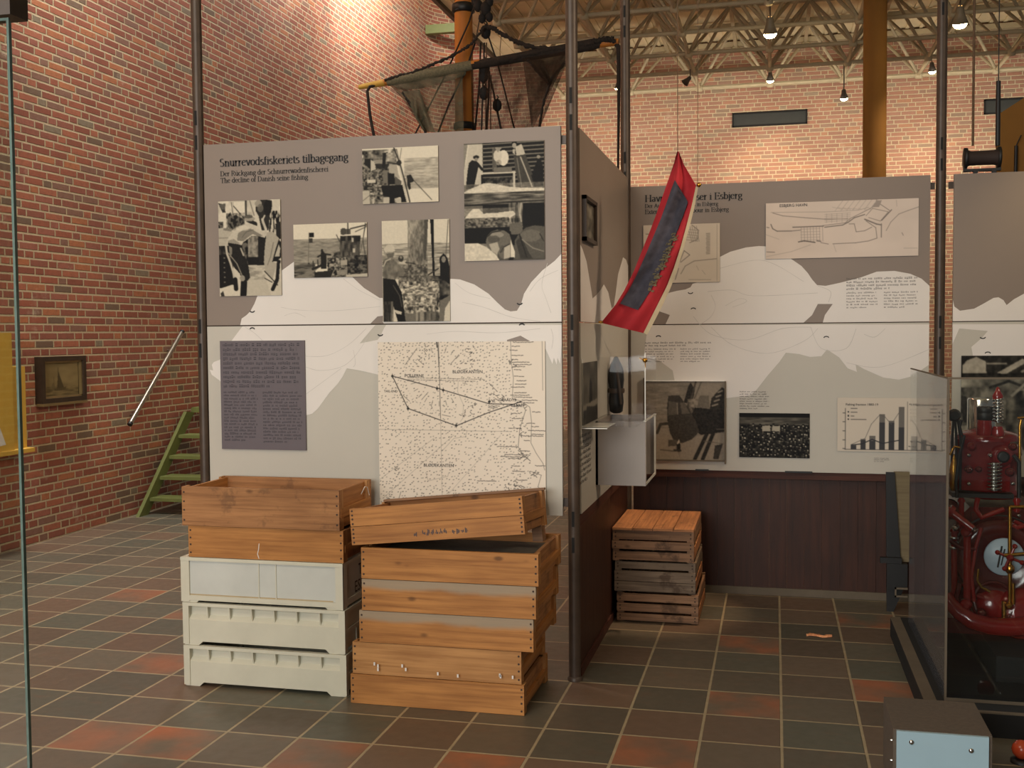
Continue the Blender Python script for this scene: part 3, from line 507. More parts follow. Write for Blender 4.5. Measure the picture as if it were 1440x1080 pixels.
def pic_harbour():
    c = Canvas(340, 128, (95, 72, 1280, 515), .8); k = .28
    c.n(95, 72, 1280, 515, .93, 1.0, 200, 120)
    L = lambda w, *p, v=.35: c.l(v, w, list(p))
    L(5, (150, 150), (230, 175), (400, 195), (560, 212), (740, 215)); L(3.5, (135, 145), (560, 155), (820, 150), (900, 130), v=.55); L(8, (135, 240), (150, 275), (185, 295), (300, 297)); L(6, (300, 297), (370, 292)); L(9, (310, 268), (550, 266)); L(7, (560, 275), (700, 262), (745, 240), (790, 208), (870, 185), v=.25); L(5, (545, 262), (720, 245), (760, 212), (850, 170), (950, 120), (960, 72), v=.4)
    for x in range(375, 550, 24): L(3.5, (x, 270), (x+4, 385), v=.5)
    for y in range(285, 385, 22): L(3, (372, y), (525, y), v=.58)
    L(9, (355, 385), (400, 378), (485, 392), v=.2); L(9, (500, 380), (530, 385)); L(5, (530, 395), (590, 408)); L(5, (625, 407), (800, 404), (900, 392), (965, 372), v=.3)
    L(5, (750, 255), (790, 255), (805, 318), (870, 312), (925, 285)); L(10, (870, 222), (960, 262), (998, 270), v=.35); L(5, (880, 235), (955, 290), (965, 370)); L(8, (998, 262), (998, 365), v=.4); L(7, (1000, 235), (1075, 155), v=.25); L(5, (990, 110), (1060, 160)); c.p(.55, [(920, 130), (960, 80), (1000, 80), (980, 130)]); L(4, (880, 195), (930, 140), (1050, 170), (990, 240), (900, 210))
    for i in range(7): L(3, (700+i*45, 72), (640+i*45, 150), v=.6); L(3, (620+i*40, 120+i*3), (700+i*30, 140+i), v=.62)
    for i in range(5): L(3, (575+i*40, 170), (575+i*40, 240), v=.55); L(3, (560, 175+i*15), (760, 168+i*14), v=.58)
    L(5, (1035, 315), (1070, 250), (1130, 190), (1200, 165), (1280, 140), v=.45); L(3, (1110, 80), (1115, 130), v=.6); L(3, (630, 410), (650, 470), v=.6); L(3, (100, 495), (300, 460), (450, 410), v=.6); L(3, (95, 320), (200, 360), v=.65); L(6, (1155, 335), (1165, 355), v=.5); L(7, (103, 458), (165, 462), v=.45); L(7, (103, 262), (120, 266), v=.4); L(4, (1170, 455), (1270, 457), v=.65)
    return c
def pic_plan():
    c = Canvas(160, 124, (80, 240, 425, 505), .82); L = lambda w, *p, v=.35: c.l(v, w, list(p)); c.n(80, 240, 425, 505, .92, 1.0, 90, 60)
    L(2, (412, 245), (412, 500), v=.5); L(3, (92, 280), (112, 281), v=.2)
    for i in range(14): L(3, (364+(i % 3), 286+i*7), (380, 285+i*7), v=.35)
    for i in range(5): L(2, (280+i*10, 250), (300+i*8, 320), v=.4); L(2, (270, 262+i*12), (325, 270+i*12), v=.45)
    L(3, (250, 465), (270, 430), (310, 408), (410, 400)); L(3, (245, 410), (265, 360), (290, 380), (250, 412), v=.25); L(3, (225, 490), (240, 440), v=.25); L(3, (300, 245), (330, 270), (325, 310), (290, 325)); L(2, (285, 492), (385, 494), v=.45); L(2, (320, 430), (330, 450), v=.6); c.l(.6, 2, [(345, 450), (360, 470)])
    return c
def pic_bars():
    c = Canvas(190, 116, (685, 90, 1270, 442), .98); D = .2
    c.l(.3, 4, [(738, 160), (738, 430)]); c.l(.3, 4, [(735, 430), (1215, 430)])
    for y in (190, 248, 308, 368, 425): c.l(.35, 5, [(722, y), (738, y)])
    for (x0, x1, yt, yd) in ((775, 810, 398, 405), (838, 874, 360, 366), (898, 936, 340, 372), (963, 1000, 195, 250), (1025, 1060, 240, 252), (1088, 1125, 148, 282)): c.r(.47, x0, yt, x1, 430); c.r(.22, x0, yd, x1, 430)
    c.l(.1, 6, [(778, 402), (850, 392), (915, 362), (985, 388), (1040, 376), (1092, 366)]); c.l(.4, 3, [(778, 398), (850, 365), (870, 355), (910, 262), (965, 200), (1000, 215), (1040, 262), (1100, 170)])
    for (x, y) in ((757, 183), (757, 208), (757, 232)): c.r(.15, x-5, y-5, x+5, y+5)
    for (y, w) in ((160, 40), (185, 40), (210, 20), (232, 100)): c.l(.4, 5, [(775, y), (775+w, y)])
    c.l(.3, 5, [(1155, 404), (1195, 410)]); c.r(.4, 1178, 405, 1200, 428); c.l(.55, 4, [(1145, 115), (1145, 430)])
    for y in (165, 187, 212, 238): c.l(.55, 4, [(1165, y), (1225, y)])
    c.l(.45, 8, [(1160, 130), (1230, 130)]); return c

# ---------------------------------------------------------------- serif lettering drawn with a broad nib
def arc(cx, cy, rx, ry, a0, a1, n=9): return [(cx+rx*math.cos(math.radians(a0+(a1-a0)*i/n)), cy+ry*math.sin(math.radians(a0+(a1-a0)*i/n))) for i in range(n+1)]
def st(x, y0, y1, top=1, bot=1):
    o = [('l', [(x, y0), (x, y1)])]
    if bot: o.append(('s', x, y0, .2, .2))
    if top: o.append(('s', x, y1, .2, .05 if top == 1 else .2))
    return o
AR = lambda *a: ('l', arc(*a)); LN = lambda *p: ('l', list(p))
GL = {
 'n': (.98, st(.2, 0, 1)+[AR(.47, .66, .27, .3, 180, 0)]+st(.74, 0, .66, 0)), 'u': (.98, [('s', .2, 1, .2, .05), ('s', .74, 1, .2, .05), LN((.2, 1), (.2, .35)), AR(.47, .35, .27, .32, 180, 360)]+st(.74, 0, 1, 0)),
 'r': (.68, st(.2, 0, 1)+[AR(.5, .62, .28, .34, 180, 60)]), 'e': (.84, [AR(.42, .5, .34, .5, 20, 320), LN((.1, .56), (.74, .62))]), 'v': (.86, [LN((.1, 1), (.44, 0)), LN((.44, 0), (.76, 1)), ('s', .1, 1, .14, .14), ('s', .76, 1, .12, .12)]),
 'o': (.92, [AR(.46, .5, .36, .5, 0, 360, 18)]), 'd': (.98, [AR(.42, .5, .34, .5, 40, 320)]+st(.74, 0, 1.5)), 'b': (.98, st(.2, 0, 1.5, 1, 0)+[AR(.5, .5, .34, .5, 150, -150)]), 's': (.7, [AR(.34, .76, .22, .24, 40, 250), AR(.34, .26, .25, .26, 80, -140)]),
 'f': (.56, st(.22, 0, 1.2, 0)+[AR(.42, 1.22, .2, .26, 180, 60), ('s', .24, .96, .2, .26)]), 'i': (.46, st(.22, 0, 1)+[('d', .2, 1.34)]), 'k': (.98, st(.2, 0, 1.5)+[LN((.24, .4), (.72, 1)), LN((.4, .55), (.82, 0)), ('s', .82, 0, .14, .14), ('s', .72, 1, .14, .14)]),
 't': (.58, [LN((.24, 1.28), (.24, .2)), AR(.42, .2, .18, .2, 180, 320), ('s', .24, .97, .18, .28)]), 'l': (.46, st(.22, 0, 1.5)), 'a': (.86, [AR(.36, .7, .26, .28, 150, 0), LN((.62, .7), (.62, .1), (.8, .05)), AR(.36, .26, .26, .26, 60, 330)]),
 'g': (.86, [AR(.4, .66, .28, .32, 0, 360, 14), AR(.42, -.18, .34, .26, 0, 360, 14), LN((.22, .38), (.2, .15), (.6, .08)), LN((.6, .9), (.84, .98))]), 'c': (.8, [AR(.42, .5, .34, .5, 45, 320)]), 'h': (.98, st(.2, 0, 1.5)+[AR(.47, .66, .27, .3, 180, 0)]+st(.74, 0, .66, 0)),
 'w': (1.2, [LN((.08, 1), (.36, 0)), LN((.36, 0), (.6, 1)), LN((.6, 1), (.86, 0)), LN((.86, 0), (1.1, 1)), ('s', .1, 1, .14, .14), ('s', 1.1, 1, .1, .12)]), 'm': (1.5, st(.2, 0, 1)+[AR(.46, .66, .26, .3, 180, 0)]+st(.72, 0, .66, 0)+[AR(.98, .66, .26, .3, 180, 0)]+st(1.24, 0, .66, 0)),
 'j': (.42, [LN((.22, 1), (.22, -.2)), AR(.06, -.2, .16, .2, 0, -120), ('s', .22, 1, .2, .05), ('d', .2, 1.34)]), 'x': (.88, [LN((.12, 1), (.72, 0)), LN((.14, 0), (.7, 1)), ('s', .14, 0, .12, .12), ('s', .72, 0, .14, .14), ('s', .12, 1, .12, .12), ('s', .7, 1, .12, .12)]),
 'S': (1.0, [AR(.48, 1.12, .3, .34, 40, 250), AR(.48, .38, .34, .38, 85, -145)]), 'D': (1.35, st(.24, 0, 1.48, 2)+[LN((.2, 1.46), (.6, 1.46)), AR(.6, .74, .55, .72, 90, -90), LN((.6, .02), (.2, .02))]), 'R': (1.2, st(.24, 0, 1.48, 2)+[LN((.2, 1.46), (.6, 1.46)), AR(.6, 1.1, .32, .36, 90, -90), LN((.3, .74), (.62, .74)), LN((.6, .74), (1.05, 0)), ('s', 1.05, 0, .1, .14)]),
 'T': (1.15, st(.55, 0, 1.46, 0)+[LN((.06, 1.46), (1.04, 1.46)), LN((.07, 1.46), (.07, 1.22)), LN((1.03, 1.46), (1.03, 1.22))]), 'H': (1.45, st(.24, 0, 1.48, 2)+st(1.16, 0, 1.48, 2)+[LN((.24, .76), (1.16, .76))]), 'A': (1.3, [LN((.15, 0), (.62, 1.5)), LN((.62, 1.5), (1.12, 0)), LN((.34, .5), (.92, .5)), ('s', .15, 0, .14, .14), ('s', 1.12, 0, .16, .16)]),
 'E': (1.15, st(.24, 0, 1.48, 2)+[LN((.2, 1.46), (.98, 1.46)), LN((.3, .76), (.8, .76)), LN((.2, .02), (1.02, .02)), LN((1.0, .02), (1.02, .3)), LN((.96, 1.46), (.97, 1.2)), LN((.8, .62), (.8, .9))]), ' ': (.5, [])}
GL['ü'] = (GL['u'][0], GL['u'][1]+[('d', .32, 1.34), ('d', .62, 1.34)])
def serif(m, text, P, R, U, N, xh, lift, heavy=.17, squeeze=1.08, upto=None):
    P, R, U, N = [Vector(v) for v in (P, R, U, N)]; x = 0
    def q(a, b): return P+R*(a*xh*squeeze)+U*(b*xh)+N*lift
    for ch in text:
        adv, ops = GL[ch]
        for o in ops:
            if o[0] == 'l':
                pts = o[1]
                for (ax, ay), (bx, by) in zip(pts, pts[1:]):
                    dx, dy = bx-ax, by-ay; L = math.hypot(dx, dy)+1e-9; hw = .075/2+(heavy-.05)*(abs(dy)/L)**1.5/2
                    nx, ny = -dy/L*hw, dx/L*hw; ex, ey = dx/L*.012, dy/L*.012
                    m.face([q(x+ax-nx-ex, ay-ny-ey), q(x+bx-nx+ex, by-ny+ey), q(x+bx+nx+ex, by+ny+ey), q(x+ax+nx-ex, ay+ny-ey)])
            elif o[0] == 's': m.face([q(x+o[1]-o[3]-.03, o[2]-.045), q(x+o[1]+o[4]+.03, o[2]-.045), q(x+o[1]+o[4]+.03, o[2]+.045), q(x+o[1]-o[3]-.03, o[2]+.045)])
            else: m.face([q(x+o[1]+.1*math.cos(t*math.pi/3), o[2]+.1*math.sin(t*math.pi/3)) for t in range(6)])
        x += adv
    return x*xh*squeeze
def serif_len(text): return sum(GL[c][0] for c in text)*1.08
def sans(name, text, P, R, U, N, size, mat, parent, lift=.001, align='LEFT', squeeze=1.0):
    cu = bpy.data.curves.new(name+'_src', 'FONT'); cu.body = text; cu.size = size; cu.align_x = align; cu.resolution_u = 2; cu.offset = size*.004
    o = bpy.data.objects.new(name+'_src', cu); COL.objects.link(o); dg = bpy.context.evaluated_depsgraph_get()
    me0 = bpy.data.meshes.new_from_object(o.evaluated_get(dg)); m = MB(); m.mat(mat); P, R, U, N = [Vector(v) for v in (P, R, U, N)]
    vs = [P+R*(v.co.x*squeeze)+U*v.co.y+N*lift for v in me0.vertices]
    for p in me0.polygons: m.face([vs[i] for i in p.vertices])
    COL.objects.unlink(o); bpy.data.objects.remove(o); bpy.data.curves.remove(cu); bpy.data.meshes.remove(me0)
    return m.build(name, None, parent)
def textlines(m, P, R, U, N, w, h, lines, lift, th=.5, seed=1, ragged=.25):
    """rows of small printed words too fine to read"""
    r = random.Random(seed); P, R, U, N = [Vector(v) for v in (P, R, U, N)]; lh = h/lines
    for i in range(lines):
        y = h-(i+.7)*lh; x = 0; end = w*(1-r.random()*ragged*.5) if i < lines-1 else w*.6
        while x < end:
            L = min(r.uniform(.6, 3.4)*lh, end-x); n_ = max(1, int(L/(lh*.45))); a = x
            for k in range(n_):
                wl = L/n_; hh = lh*th*(1 if r.random() < .7 else 1.35); yy = y-(lh*.12 if r.random() < .12 else 0)
                q = [P+R*(a+wl*.08)+U*yy, P+R*(a+wl*.86)+U*yy, P+R*(a+wl*.86)+U*(yy+hh), P+R*(a+wl*.08)+U*(yy+hh)]
                if r.random() < .5:  # open letter: two stems
                    for (s0, s1) in ((.08, .3), (.6, .86)): m.face([P+R*(a+wl*s0)+U*yy+N*lift, P+R*(a+wl*s1)+U*yy+N*lift, P+R*(a+wl*s1)+U*(yy+hh)+N*lift, P+R*(a+wl*s0)+U*(yy+hh)+N*lift])
                else: m.face([p+N*lift-U*0+U*(0) for p in (q[0], q[1], q[1]+U*hh*.4, q[0]+U*hh*.4)]); m.face([p+N*lift for p in (q[0]+U*hh*.7, q[1]+U*hh*.7, q[2], q[3])])
                a += wl
            x += L+lh*.45
# ================================================================ SETTING
XL, YB, ZC = -5.62, 18.0, 6.28
TX, TY, TX0, TY0 = .3125, .3087, .03, 4.262
# floor: one face per quarry tile, its colour and the painted orange reflections stored on it
def build_floor():
    i0, i1 = int((XL-.4-TX0)/TX)-1, int((7-TX0)/TX)+1; j0, j1 = int((-3-TY0)/TY)-1, int((18.2-TY0)/TY)+1
    r = random.Random(11); special = {}
    for (x, y) in ((1045, 985), (1045, 905), (1210, 968), (930, 1040), (620, 1075), (240, 1040), (1210, 865)):  # orange tiles, among them soft floor reflections painted as tile colour
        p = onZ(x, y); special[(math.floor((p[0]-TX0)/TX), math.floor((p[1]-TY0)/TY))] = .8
    v, f, uv, cols = [], [], [], []
    for i in range(i0, i1):
        for j in range(j0, j1):
            x0, y0 = TX0+i*TX, TY0+j*TY; b = len(v); v += [(x0, y0, 0), (x0+TX, y0, 0), (x0+TX, y0+TY, 0), (x0, y0+TY, 0)]; f.append((b, b+1, b+2, b+3))
            uv += [(i, j), (i+1, j), (i+1, j+1), (i, j+1)]
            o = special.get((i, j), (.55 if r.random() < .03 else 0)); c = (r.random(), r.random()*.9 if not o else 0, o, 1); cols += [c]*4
    me = bpy.data.meshes.new('floor'); me.from_pydata(v, [], f); me.uv_layers.new(name='UVMap').data.foreach_set('uv', [c for p in uv for c in p])
    ca = me.color_attributes.new('tile', 'FLOAT_COLOR', 'CORNER'); ca.data.foreach_set('color', [c for q in cols for c in q])
    me.materials.append(M['floor']); o = bpy.data.objects.new('floor', me); COL.objects.link(o); o['kind'] = 'structure'
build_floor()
def quad_wall(name, P, R, U, w, h, mat, u0=0.0, th=.3, N=(0, 0, 0)):
    m = MB(); m.mat(mat); P, R, U, N = [Vector(q) for q in (P, R, U, N)]
    m.face([P, P+R*w, P+R*w+U*h, P+U*h], [(u0, 0), (u0+w, 0), (u0+w, h), (u0, h)])
    B = -N*th; m.face([P+B, P+U*h+B, P+R*w+U*h+B, P+R*w+B])
    m.face([P, P+U*h, P+U*h+B, P+B]); m.face([P+R*w, P+R*w+B, P+R*w+U*h+B, P+R*w+U*h]); m.face([P+U*h, P+R*w+U*h, P+R*w+U*h+B, P+U*h+B])
    return m
# left wall runs into the back wall in a rounded corner
RC = .75; m = MB(); m.mat('brick'); WH = 7.4
ypts = [(XL, -3.0)]+[(XL+RC-RC*math.cos(t), YB-RC+RC*math.sin(t)) for t in [math.pi/2*i/10 for i in range(11)]]
L = [0.0]
for a, b in zip(ypts, ypts[1:]): L.append(L[-1]+math.hypot(b[0]-a[0], b[1]-a[1]))
rows = [[(x, y, z) for (x, y) in ypts] for z in (0, WH)]
m.grid(rows, False, True, lambda i, j: (L[j], (0, WH)[i]))
rows = [[(x-.25, y+.25, z) for (x, y) in ypts] for z in (WH, 0)]; m.grid(rows, False, True)
m.face([(x, y, WH) for (x, y) in ypts]+[(x-.25, y+.25, WH) for (x, y) in ypts[::-1]])
m.build('wall_left', kind='structure')
m = quad_wall('wall_back', (XL+RC, YB, 0), (1, 0, 0), (0, 0, 1), 13.5, WH, 'brickb', L[-1], .25, (0, -1, 0)); m.build('wall_back', kind='structure')
# deck ceiling, its left edge stops short of the wall: a skylight strip runs along the brick
m = MB(); m.mat('ceil'); CE = -4.56
m.box(CE, 8, -3, YB-.01, ZC, ZC+.2)
for k in range(60):
    x = CE+.1+k*.2
    if x < 7.8: m.box(x, x+.05, -3, YB-.02, ZC-.02, ZC)
m.build('ceiling', kind='structure')
m = MB(); m.mat('frame'); m.box(CE-.06, CE, -3, YB-.02, ZC-.06, ZC+.35); m.build('trim_1', kind='structure')
m = MB(); m.mat('green'); 
for y in (17.3, 13.2, 9.2, 5.2): m.box(XL+.02, CE-.06, y, y+.12, ZC+.28, ZC+.42)
m.build('trim_2', kind='structure')

# ---------------------------------------------------------------- space frame under the deck
ZL, ZT, PIT = 5.43, 6.19, 1.0767
t = thing('space_frame', 'cream painted steel tube space frame carrying the ceiling deck', 'roof frame', (0, 17.4, ZL-.05))
xs = [-.083+PIT*k for k in range(-3, 6)]; ys = [17.4-PIT*k for k in range(8)]
for y in ys: MB().mat('steel').tube([(xs[0], y, ZL), (xs[-1], y, ZL)], .028, 8).build('lower_chord', None, t)
for x in xs: MB().mat('steel').tube([(x, ys[0], ZL), (x, ys[-1], ZL)], .024, 8).build('lower_chord', None, t)
xt = [x-PIT/2 for x in xs]+[xs[-1]+PIT/2]; yt = [y+PIT/2 for y in ys]+[ys[-1]-PIT/2]
for y in yt: MB().mat('steel').box(xt[0], xt[-1], y-.03, y+.03, ZT-.03, ZT+.05).build('upper_chord', None, t)
for x in xt: MB().mat('steel').box(x-.025, x+.025, yt[-1], yt[0], ZT-.03, ZT+.04).build('upper_chord', None, t)
for y in ys:
    for x in xs:
        m = MB().mat('steel')
        for sx in (-1, 1):
            for sy in (-1, 1): m.tube([(x, y, ZL), (x+sx*PIT/2, y+sy*PIT/2, ZT)], .024, 6)
        m.lathe([(.0, -.06), (.05, -.05), (.06, 0), (.05, .05), (0, .06)], (x, y, ZL), seg=10)
        m.build('web_brace', None, t)

# ---------------------------------------------------------------- hall column, vents
c0, c1 = onY(1213.5, 120, 13), onY(1247, 120, 13)
t = thing('round_column', 'round ochre painted column rising behind the harbour display board', 'column', ((c0[0]+c1[0])/2, 13, 0))
r_ = (c1[0]-c0[0])/2; m = MB().mat('column'); m.lathe([(r_, 0), (r_, ZC)], t.location, seg=40); m.build('shaft', None, t)
m = MB().mat('steel'); m.lathe([(r_+.04, ZC-.09), (r_+.04, ZC-.001)], t.location, seg=32); m.build('cap_plate', None, t)
for (xa, xb, lab) in ((1031, 1134, 'long dark ventilation slot left of the ochre column, high in the back brick wall'), (1385, 1490, 'long dark ventilation slot at the right end of the back brick wall')):
    a, b = onY(xa, 166-.06*(xa-1080), YB), onY(xb, 166-.06*(xb-1080), YB); t = thing('wall_vent', lab, 'vent', ((a[0]+b[0])/2, YB-.02, 4.905), 0, None)
    m = MB().mat('vent'); m.box(a[0], b[0], YB-.012, YB, 4.91, 5.115); m.build('grille', None, t)
    m = MB().mat('slot')
    for (p, q, z0, z1) in ((a[0]-.015, b[0]+.015, 4.90, 4.925), (a[0]-.015, b[0]+.015, 5.10, 5.125), (a[0]-.015, a[0]+.01, 4.9, 5.125), (b[0]-.01, b[0]+.015, 4.9, 5.125)): m.box(p, q, YB-.03, YB, z0, z1)
    m.build('surround', None, t)

# ---------------------------------------------------------------- steel posts of the display grid
def post(label, x, y, r, h, slots):
    t = thing('display_post', label, 'post', (x, y, 0), 0, None)
    m = MB().mat('post'); m.lathe([(r, 0), (r, h)], (x, y, 0), seg=20); m.build('tube', None, t)
    m = MB().mat('post'); m.lathe([(r*1.25, 0), (r*1.25, .012), (r*1.02, .02)], (x, y, 0), seg=20); m.build('foot', None, t)
    m = MB().mat('slot')
    for z in slots: m = MB().mat('slot'); m.box(x-.006, x+.006, y-r-.002, y-r+.01, z, z+.07); m.build('slot', None, t)
    return t
SL = [.6, .72, 1.5, 1.62, 2.52, 2.64, 3.4, 3.52]
post('dark steel post at the left edge of the seine fishing board', onY(281.5, 300, 4.9)[0], 4.9, .0255, 5.38, SL)
post('dark steel post between the seine fishing board and the side board', onY(805, 300, 4.9)[0], 4.9, .0275, 5.38, SL)
post('dark steel post behind the far end of the side board and flag', -.893, 6.70, .03, 5.38, SL)
post('dark steel post between the harbour board and the far right board', .925, 6.71, .0285, 5.38, SL)
# small clamps
def pxpoly(pts, Y=None, X=None):
    return [(onY(x, y, Y) if Y is not None else onX(x, y, X)) for (x, y) in pts]
def decal(pts, Y=None, X=None, off=.0016):
    m = []
    for q in pxpoly(pts, Y, X):
        q = list(q)
        if Y is not None: q[1] = Y-off
        else: q[0] = X+off
        m.append(q)
    return m
def clampz(pts, lo, hi): return [(p[0], p[1], min(max(p[2], lo), hi)) for p in pts]

# ---------------------------------------------------------------- display boards
ZS, ZB0, ZT0 = 1.656, .766, 2.545
def board(label, bm, x0, x1, z0, z1, Y=None, X=None, th=.02):
    if Y is not None: t = thing('display_board', label, 'display board', ((x0+x1)/2, Y+th/2, z0))
    else: t = thing('display_board', label, 'display board', (X-th/2, (x0+x1)/2, z0))
    m = MB().mat(bm)
    if Y is not None: m.box(x0, x1, Y, Y+th, z0, z1)
    else: m.box(X-th, X, x0, x1, z0, z1)
    m.build('board', None, t)
    for zz in ((z0+.06,) if z0 < 1 else (z1-.06,)):
        for s in (0, 1):
            m = MB().mat('post'); e = x1 if s else x0; d = .034 if s else -.034
            if Y is not None: m.box(e-d*.3, e+d*.8, Y+th+.0005, Y+th+.006, zz-.02, zz+.02)
            else: m.box(X-th-.007, X-th-.0005, e-d*.3, e+d*.8, zz-.02, zz+.02)
            m.build('bracket', None, t)
    return t
def silh(t, polys, z0, z1, Y=None, X=None, mat='white', name='fish_silhouette', x0=-99, x1=99):
    m = MB().mat(mat); N = Vector((0, -1, 0)) if Y is not None else Vector((1, 0, 0))
    for pl in polys:
        q = clampz(decal(pl, Y, X, .0014), z0, z1)
        if Y is not None: q = [(min(max(p[0], x0), x1), p[1], p[2]) for p in q]
        else: q = [(p[0], min(max(p[1], x0), x1), p[2]) for p in q]
        m.prism(q, N*-.001)
    return m.build(name, None, t)
def lines(t, ls, w, Y=None, X=None, mat='pencil', name='fish_outline'):
    N = Vector((0, -1, 0)) if Y is not None else Vector((1, 0, 0))
    for l in ls:
        m = MB().mat(mat)
        # smooth the traced stroke
        P = [Vector(p) for p in decal(l, Y, X, .0016)]; Q = []
        for i in range(len(P)-1):
            a, b, c, d = P[max(i-1, 0)], P[i], P[i+1], P[min(i+2, len(P)-1)]
            for k in range(5):
                s = k/5; Q.append(.5*((2*b)+(c-a)*s+(2*a-5*b+4*c-d)*s*s+(3*b-a-3*c+d)*s*s*s))
        Q.append(P[-1]); m.ribbon(Q, w, N, .0); m.build(name, None, t)
def marks(t, pts, Y=None, X=None, s=.012):
    N = Vector((0, -1, 0)) if Y is not None else Vector((1, 0, 0))
    for (x, y, f) in pts:
        m = MB().mat('ink')
        c = Vector(decal([(x, y)], Y, X, .002)[0]); R = Vector((1, 0, 0)) if Y is not None else Vector((0, 1, 0)); U = Vector((0, 0, 1))
        a0 = 0 if f > 0 else math.pi
        m.ribbon([c+R*(s*math.cos(a0+math.pi*k/6))+U*(s*.6*math.sin(a0+math.pi*k/6)) for k in range(7)], .006, N); m.build('fish_eye', None, t)
YF, YK = 4.89, 6.70; FN = dict(R=(1, 0, 0), U=(0, 0, 1), N=(0, -1, 0))
FX0, FX1 = -2.733, -.947
t = fu = board('upper board on the seine fishing decline, taupe, hung with five photographs', 'taupe', FX0, FX1, ZS+.003, ZT0, Y=YF)
silh(t, [[(338, 458), (340, 448), (347, 443), (352, 438), (358, 427), (363, 414), (380, 392), (397, 380), (413.6, 368), (420, 375), (455, 384), (494, 388), (512, 405), (534, 419), (540, 419), (540, 444), (531, 445), (521, 458)],
         [(540, 458), (538, 452), (600, 420), (634, 392), (647, 393), (667, 400), (687, 413), (700, 426), (710, 435), (718, 438), (727, 437), (733, 427), (737, 413), (747, 397), (763, 380), (780, 367), (795, 357), (795, 458)]], ZS+.003, ZT0, Y=YF, x0=FX0, x1=FX1)
lines(t, [[(395, 432), (420, 436), (470, 437), (535, 431)], [(483, 392), (505, 408), (534, 422)], [(400, 444), (415, 440), (430, 446)], [(650, 425), (680, 432), (720, 446), (760, 452)], [(770, 370), (762, 400), (768, 420), (775, 440)], [(640, 398), (660, 412), (690, 420)], [(745, 410), (760, 392), (785, 380)]], .0022, Y=YF)
marks(t, [(355, 437, -1), (731, 426, -1)], Y=YF)
m = MB().mat('ink')
def heading(m, Y, px, py_, pw, text, lift=.002, heavy=.2):
    a, b = onY(px, py_, Y), onY(px+pw, py_-pw*.052, Y); w = b[0]-a[0]; xh = w/serif_len(text)
    serif(m, text, (a[0], Y, a[2]), (1, 0, 0), (0, 0, 1), (0, -1, 0), xh, lift, heavy)
heading(m, YF, 309, 234.5, 181, 'Snurrevodsfiskeriets tilbagegang', heavy=.26); heading(m, YF, 310, 248, 152, 'Der Rückgang der Schnurrewadenfischerei'); heading(m, YF, 310.5, 257.5, 123, 'The decline of Danish seine fishing')
m.build('heading_lettering', None, t)
t = fl_ = board('lower board on the seine fishing decline, pale grey, carrying the sea chart', 'pale', FX0, FX1, ZB0, ZS-.003, Y=YF); m = MB().mat('crackline'); m.box(FX0, FX1, YF+.006, YF+.014, ZS-.003, ZS+.0025); m.build('joint_strip', None, t)
silh(t, [[(338, 457), (341, 459), (326, 479), (315, 500), (309, 506), (301, 509), (298, 513), (300, 521), (295, 520), (298, 527), (309, 535), (330, 560), (400, 590), (430, 584), (439, 582), (447, 575), (463, 553), (475, 540), (482, 530), (488, 518), (506, 521), (533, 527), (560, 540), (760, 540), (767, 490), (773, 503), (777, 512), (779, 503), (783, 513), (784, 503), (788, 512), (789, 500), (791, 485), (795, 457), (543, 457), (540, 462), (535, 473), (531, 478), (506, 483), (528, 457)]], ZB0, ZS-.003, Y=YF, x0=FX0, x1=FX1)
lines(t, [[(430, 501), (460, 500), (490, 485), (515, 462)], [(430, 516), (450, 521), (480, 516), (500, 500), (520, 470)], [(345, 460), (360, 470), (380, 490)], [(428, 556), (450, 540), (480, 518)], [(497, 492), (500, 510), (497, 516)], [(600, 470), (640, 466), (700, 468), (760, 462)], [(775, 462), (778, 475), (776, 490)]], .0022, Y=YF)
marks(t, [(355, 463, 1), (535, 470, -1), (734, 457.5, 1)], Y=YF)
m = MB().mat('taupe'); m.prism([(p[0], YF-.0015, p[2]) for p in clampz(pxpoly([(713, 478), (732, 472), (746, 480), (713, 482)], Y=YF), 0, 2)], (0, .001, 0)); m.build('grey_patch', None, t)
# side boards (face the aisle)
XS = -.872
t = su = board('upper side board seen edge-on behind the middle post, taupe, one small framed picture', 'taupe', 4.96, 6.63, ZS+.003, ZT0, X=XS)
silh(t, [[(808, 335), (812, 342), (819, 351), (824.5, 368), (829, 395), (833, 420), (839, 414), (844, 408), (849, 400), (855, 411), (860, 434), (863, 431), (866, 410), (869, 385.5), (876, 362), (880, 365), (886, 375), (886, 470), (800, 470)]], ZS+.003, ZT0, X=XS, x0=4.96, x1=6.63)
m = MB().mat('steel'); 
t = sl = board('lower side board in the aisle, pale grey, carrying the acrylic showcase', 'pale', 4.96, 6.63, ZB0, ZS-.003, X=XS)
m = MB().mat('ink'); textlines(m, (XS, onX(815, 640, XS)[1], .9), (0, 1, 0), (0, 0, 1), (1, 0, 0), .34, .24, 9, .0015, .4, 9); m.build('small_text', None, t)
lines(t, [[(834, 457), (833, 500), (828, 520), (822, 560)], [(845, 458), (850, 480), (860, 500)]], .003, X=XS)
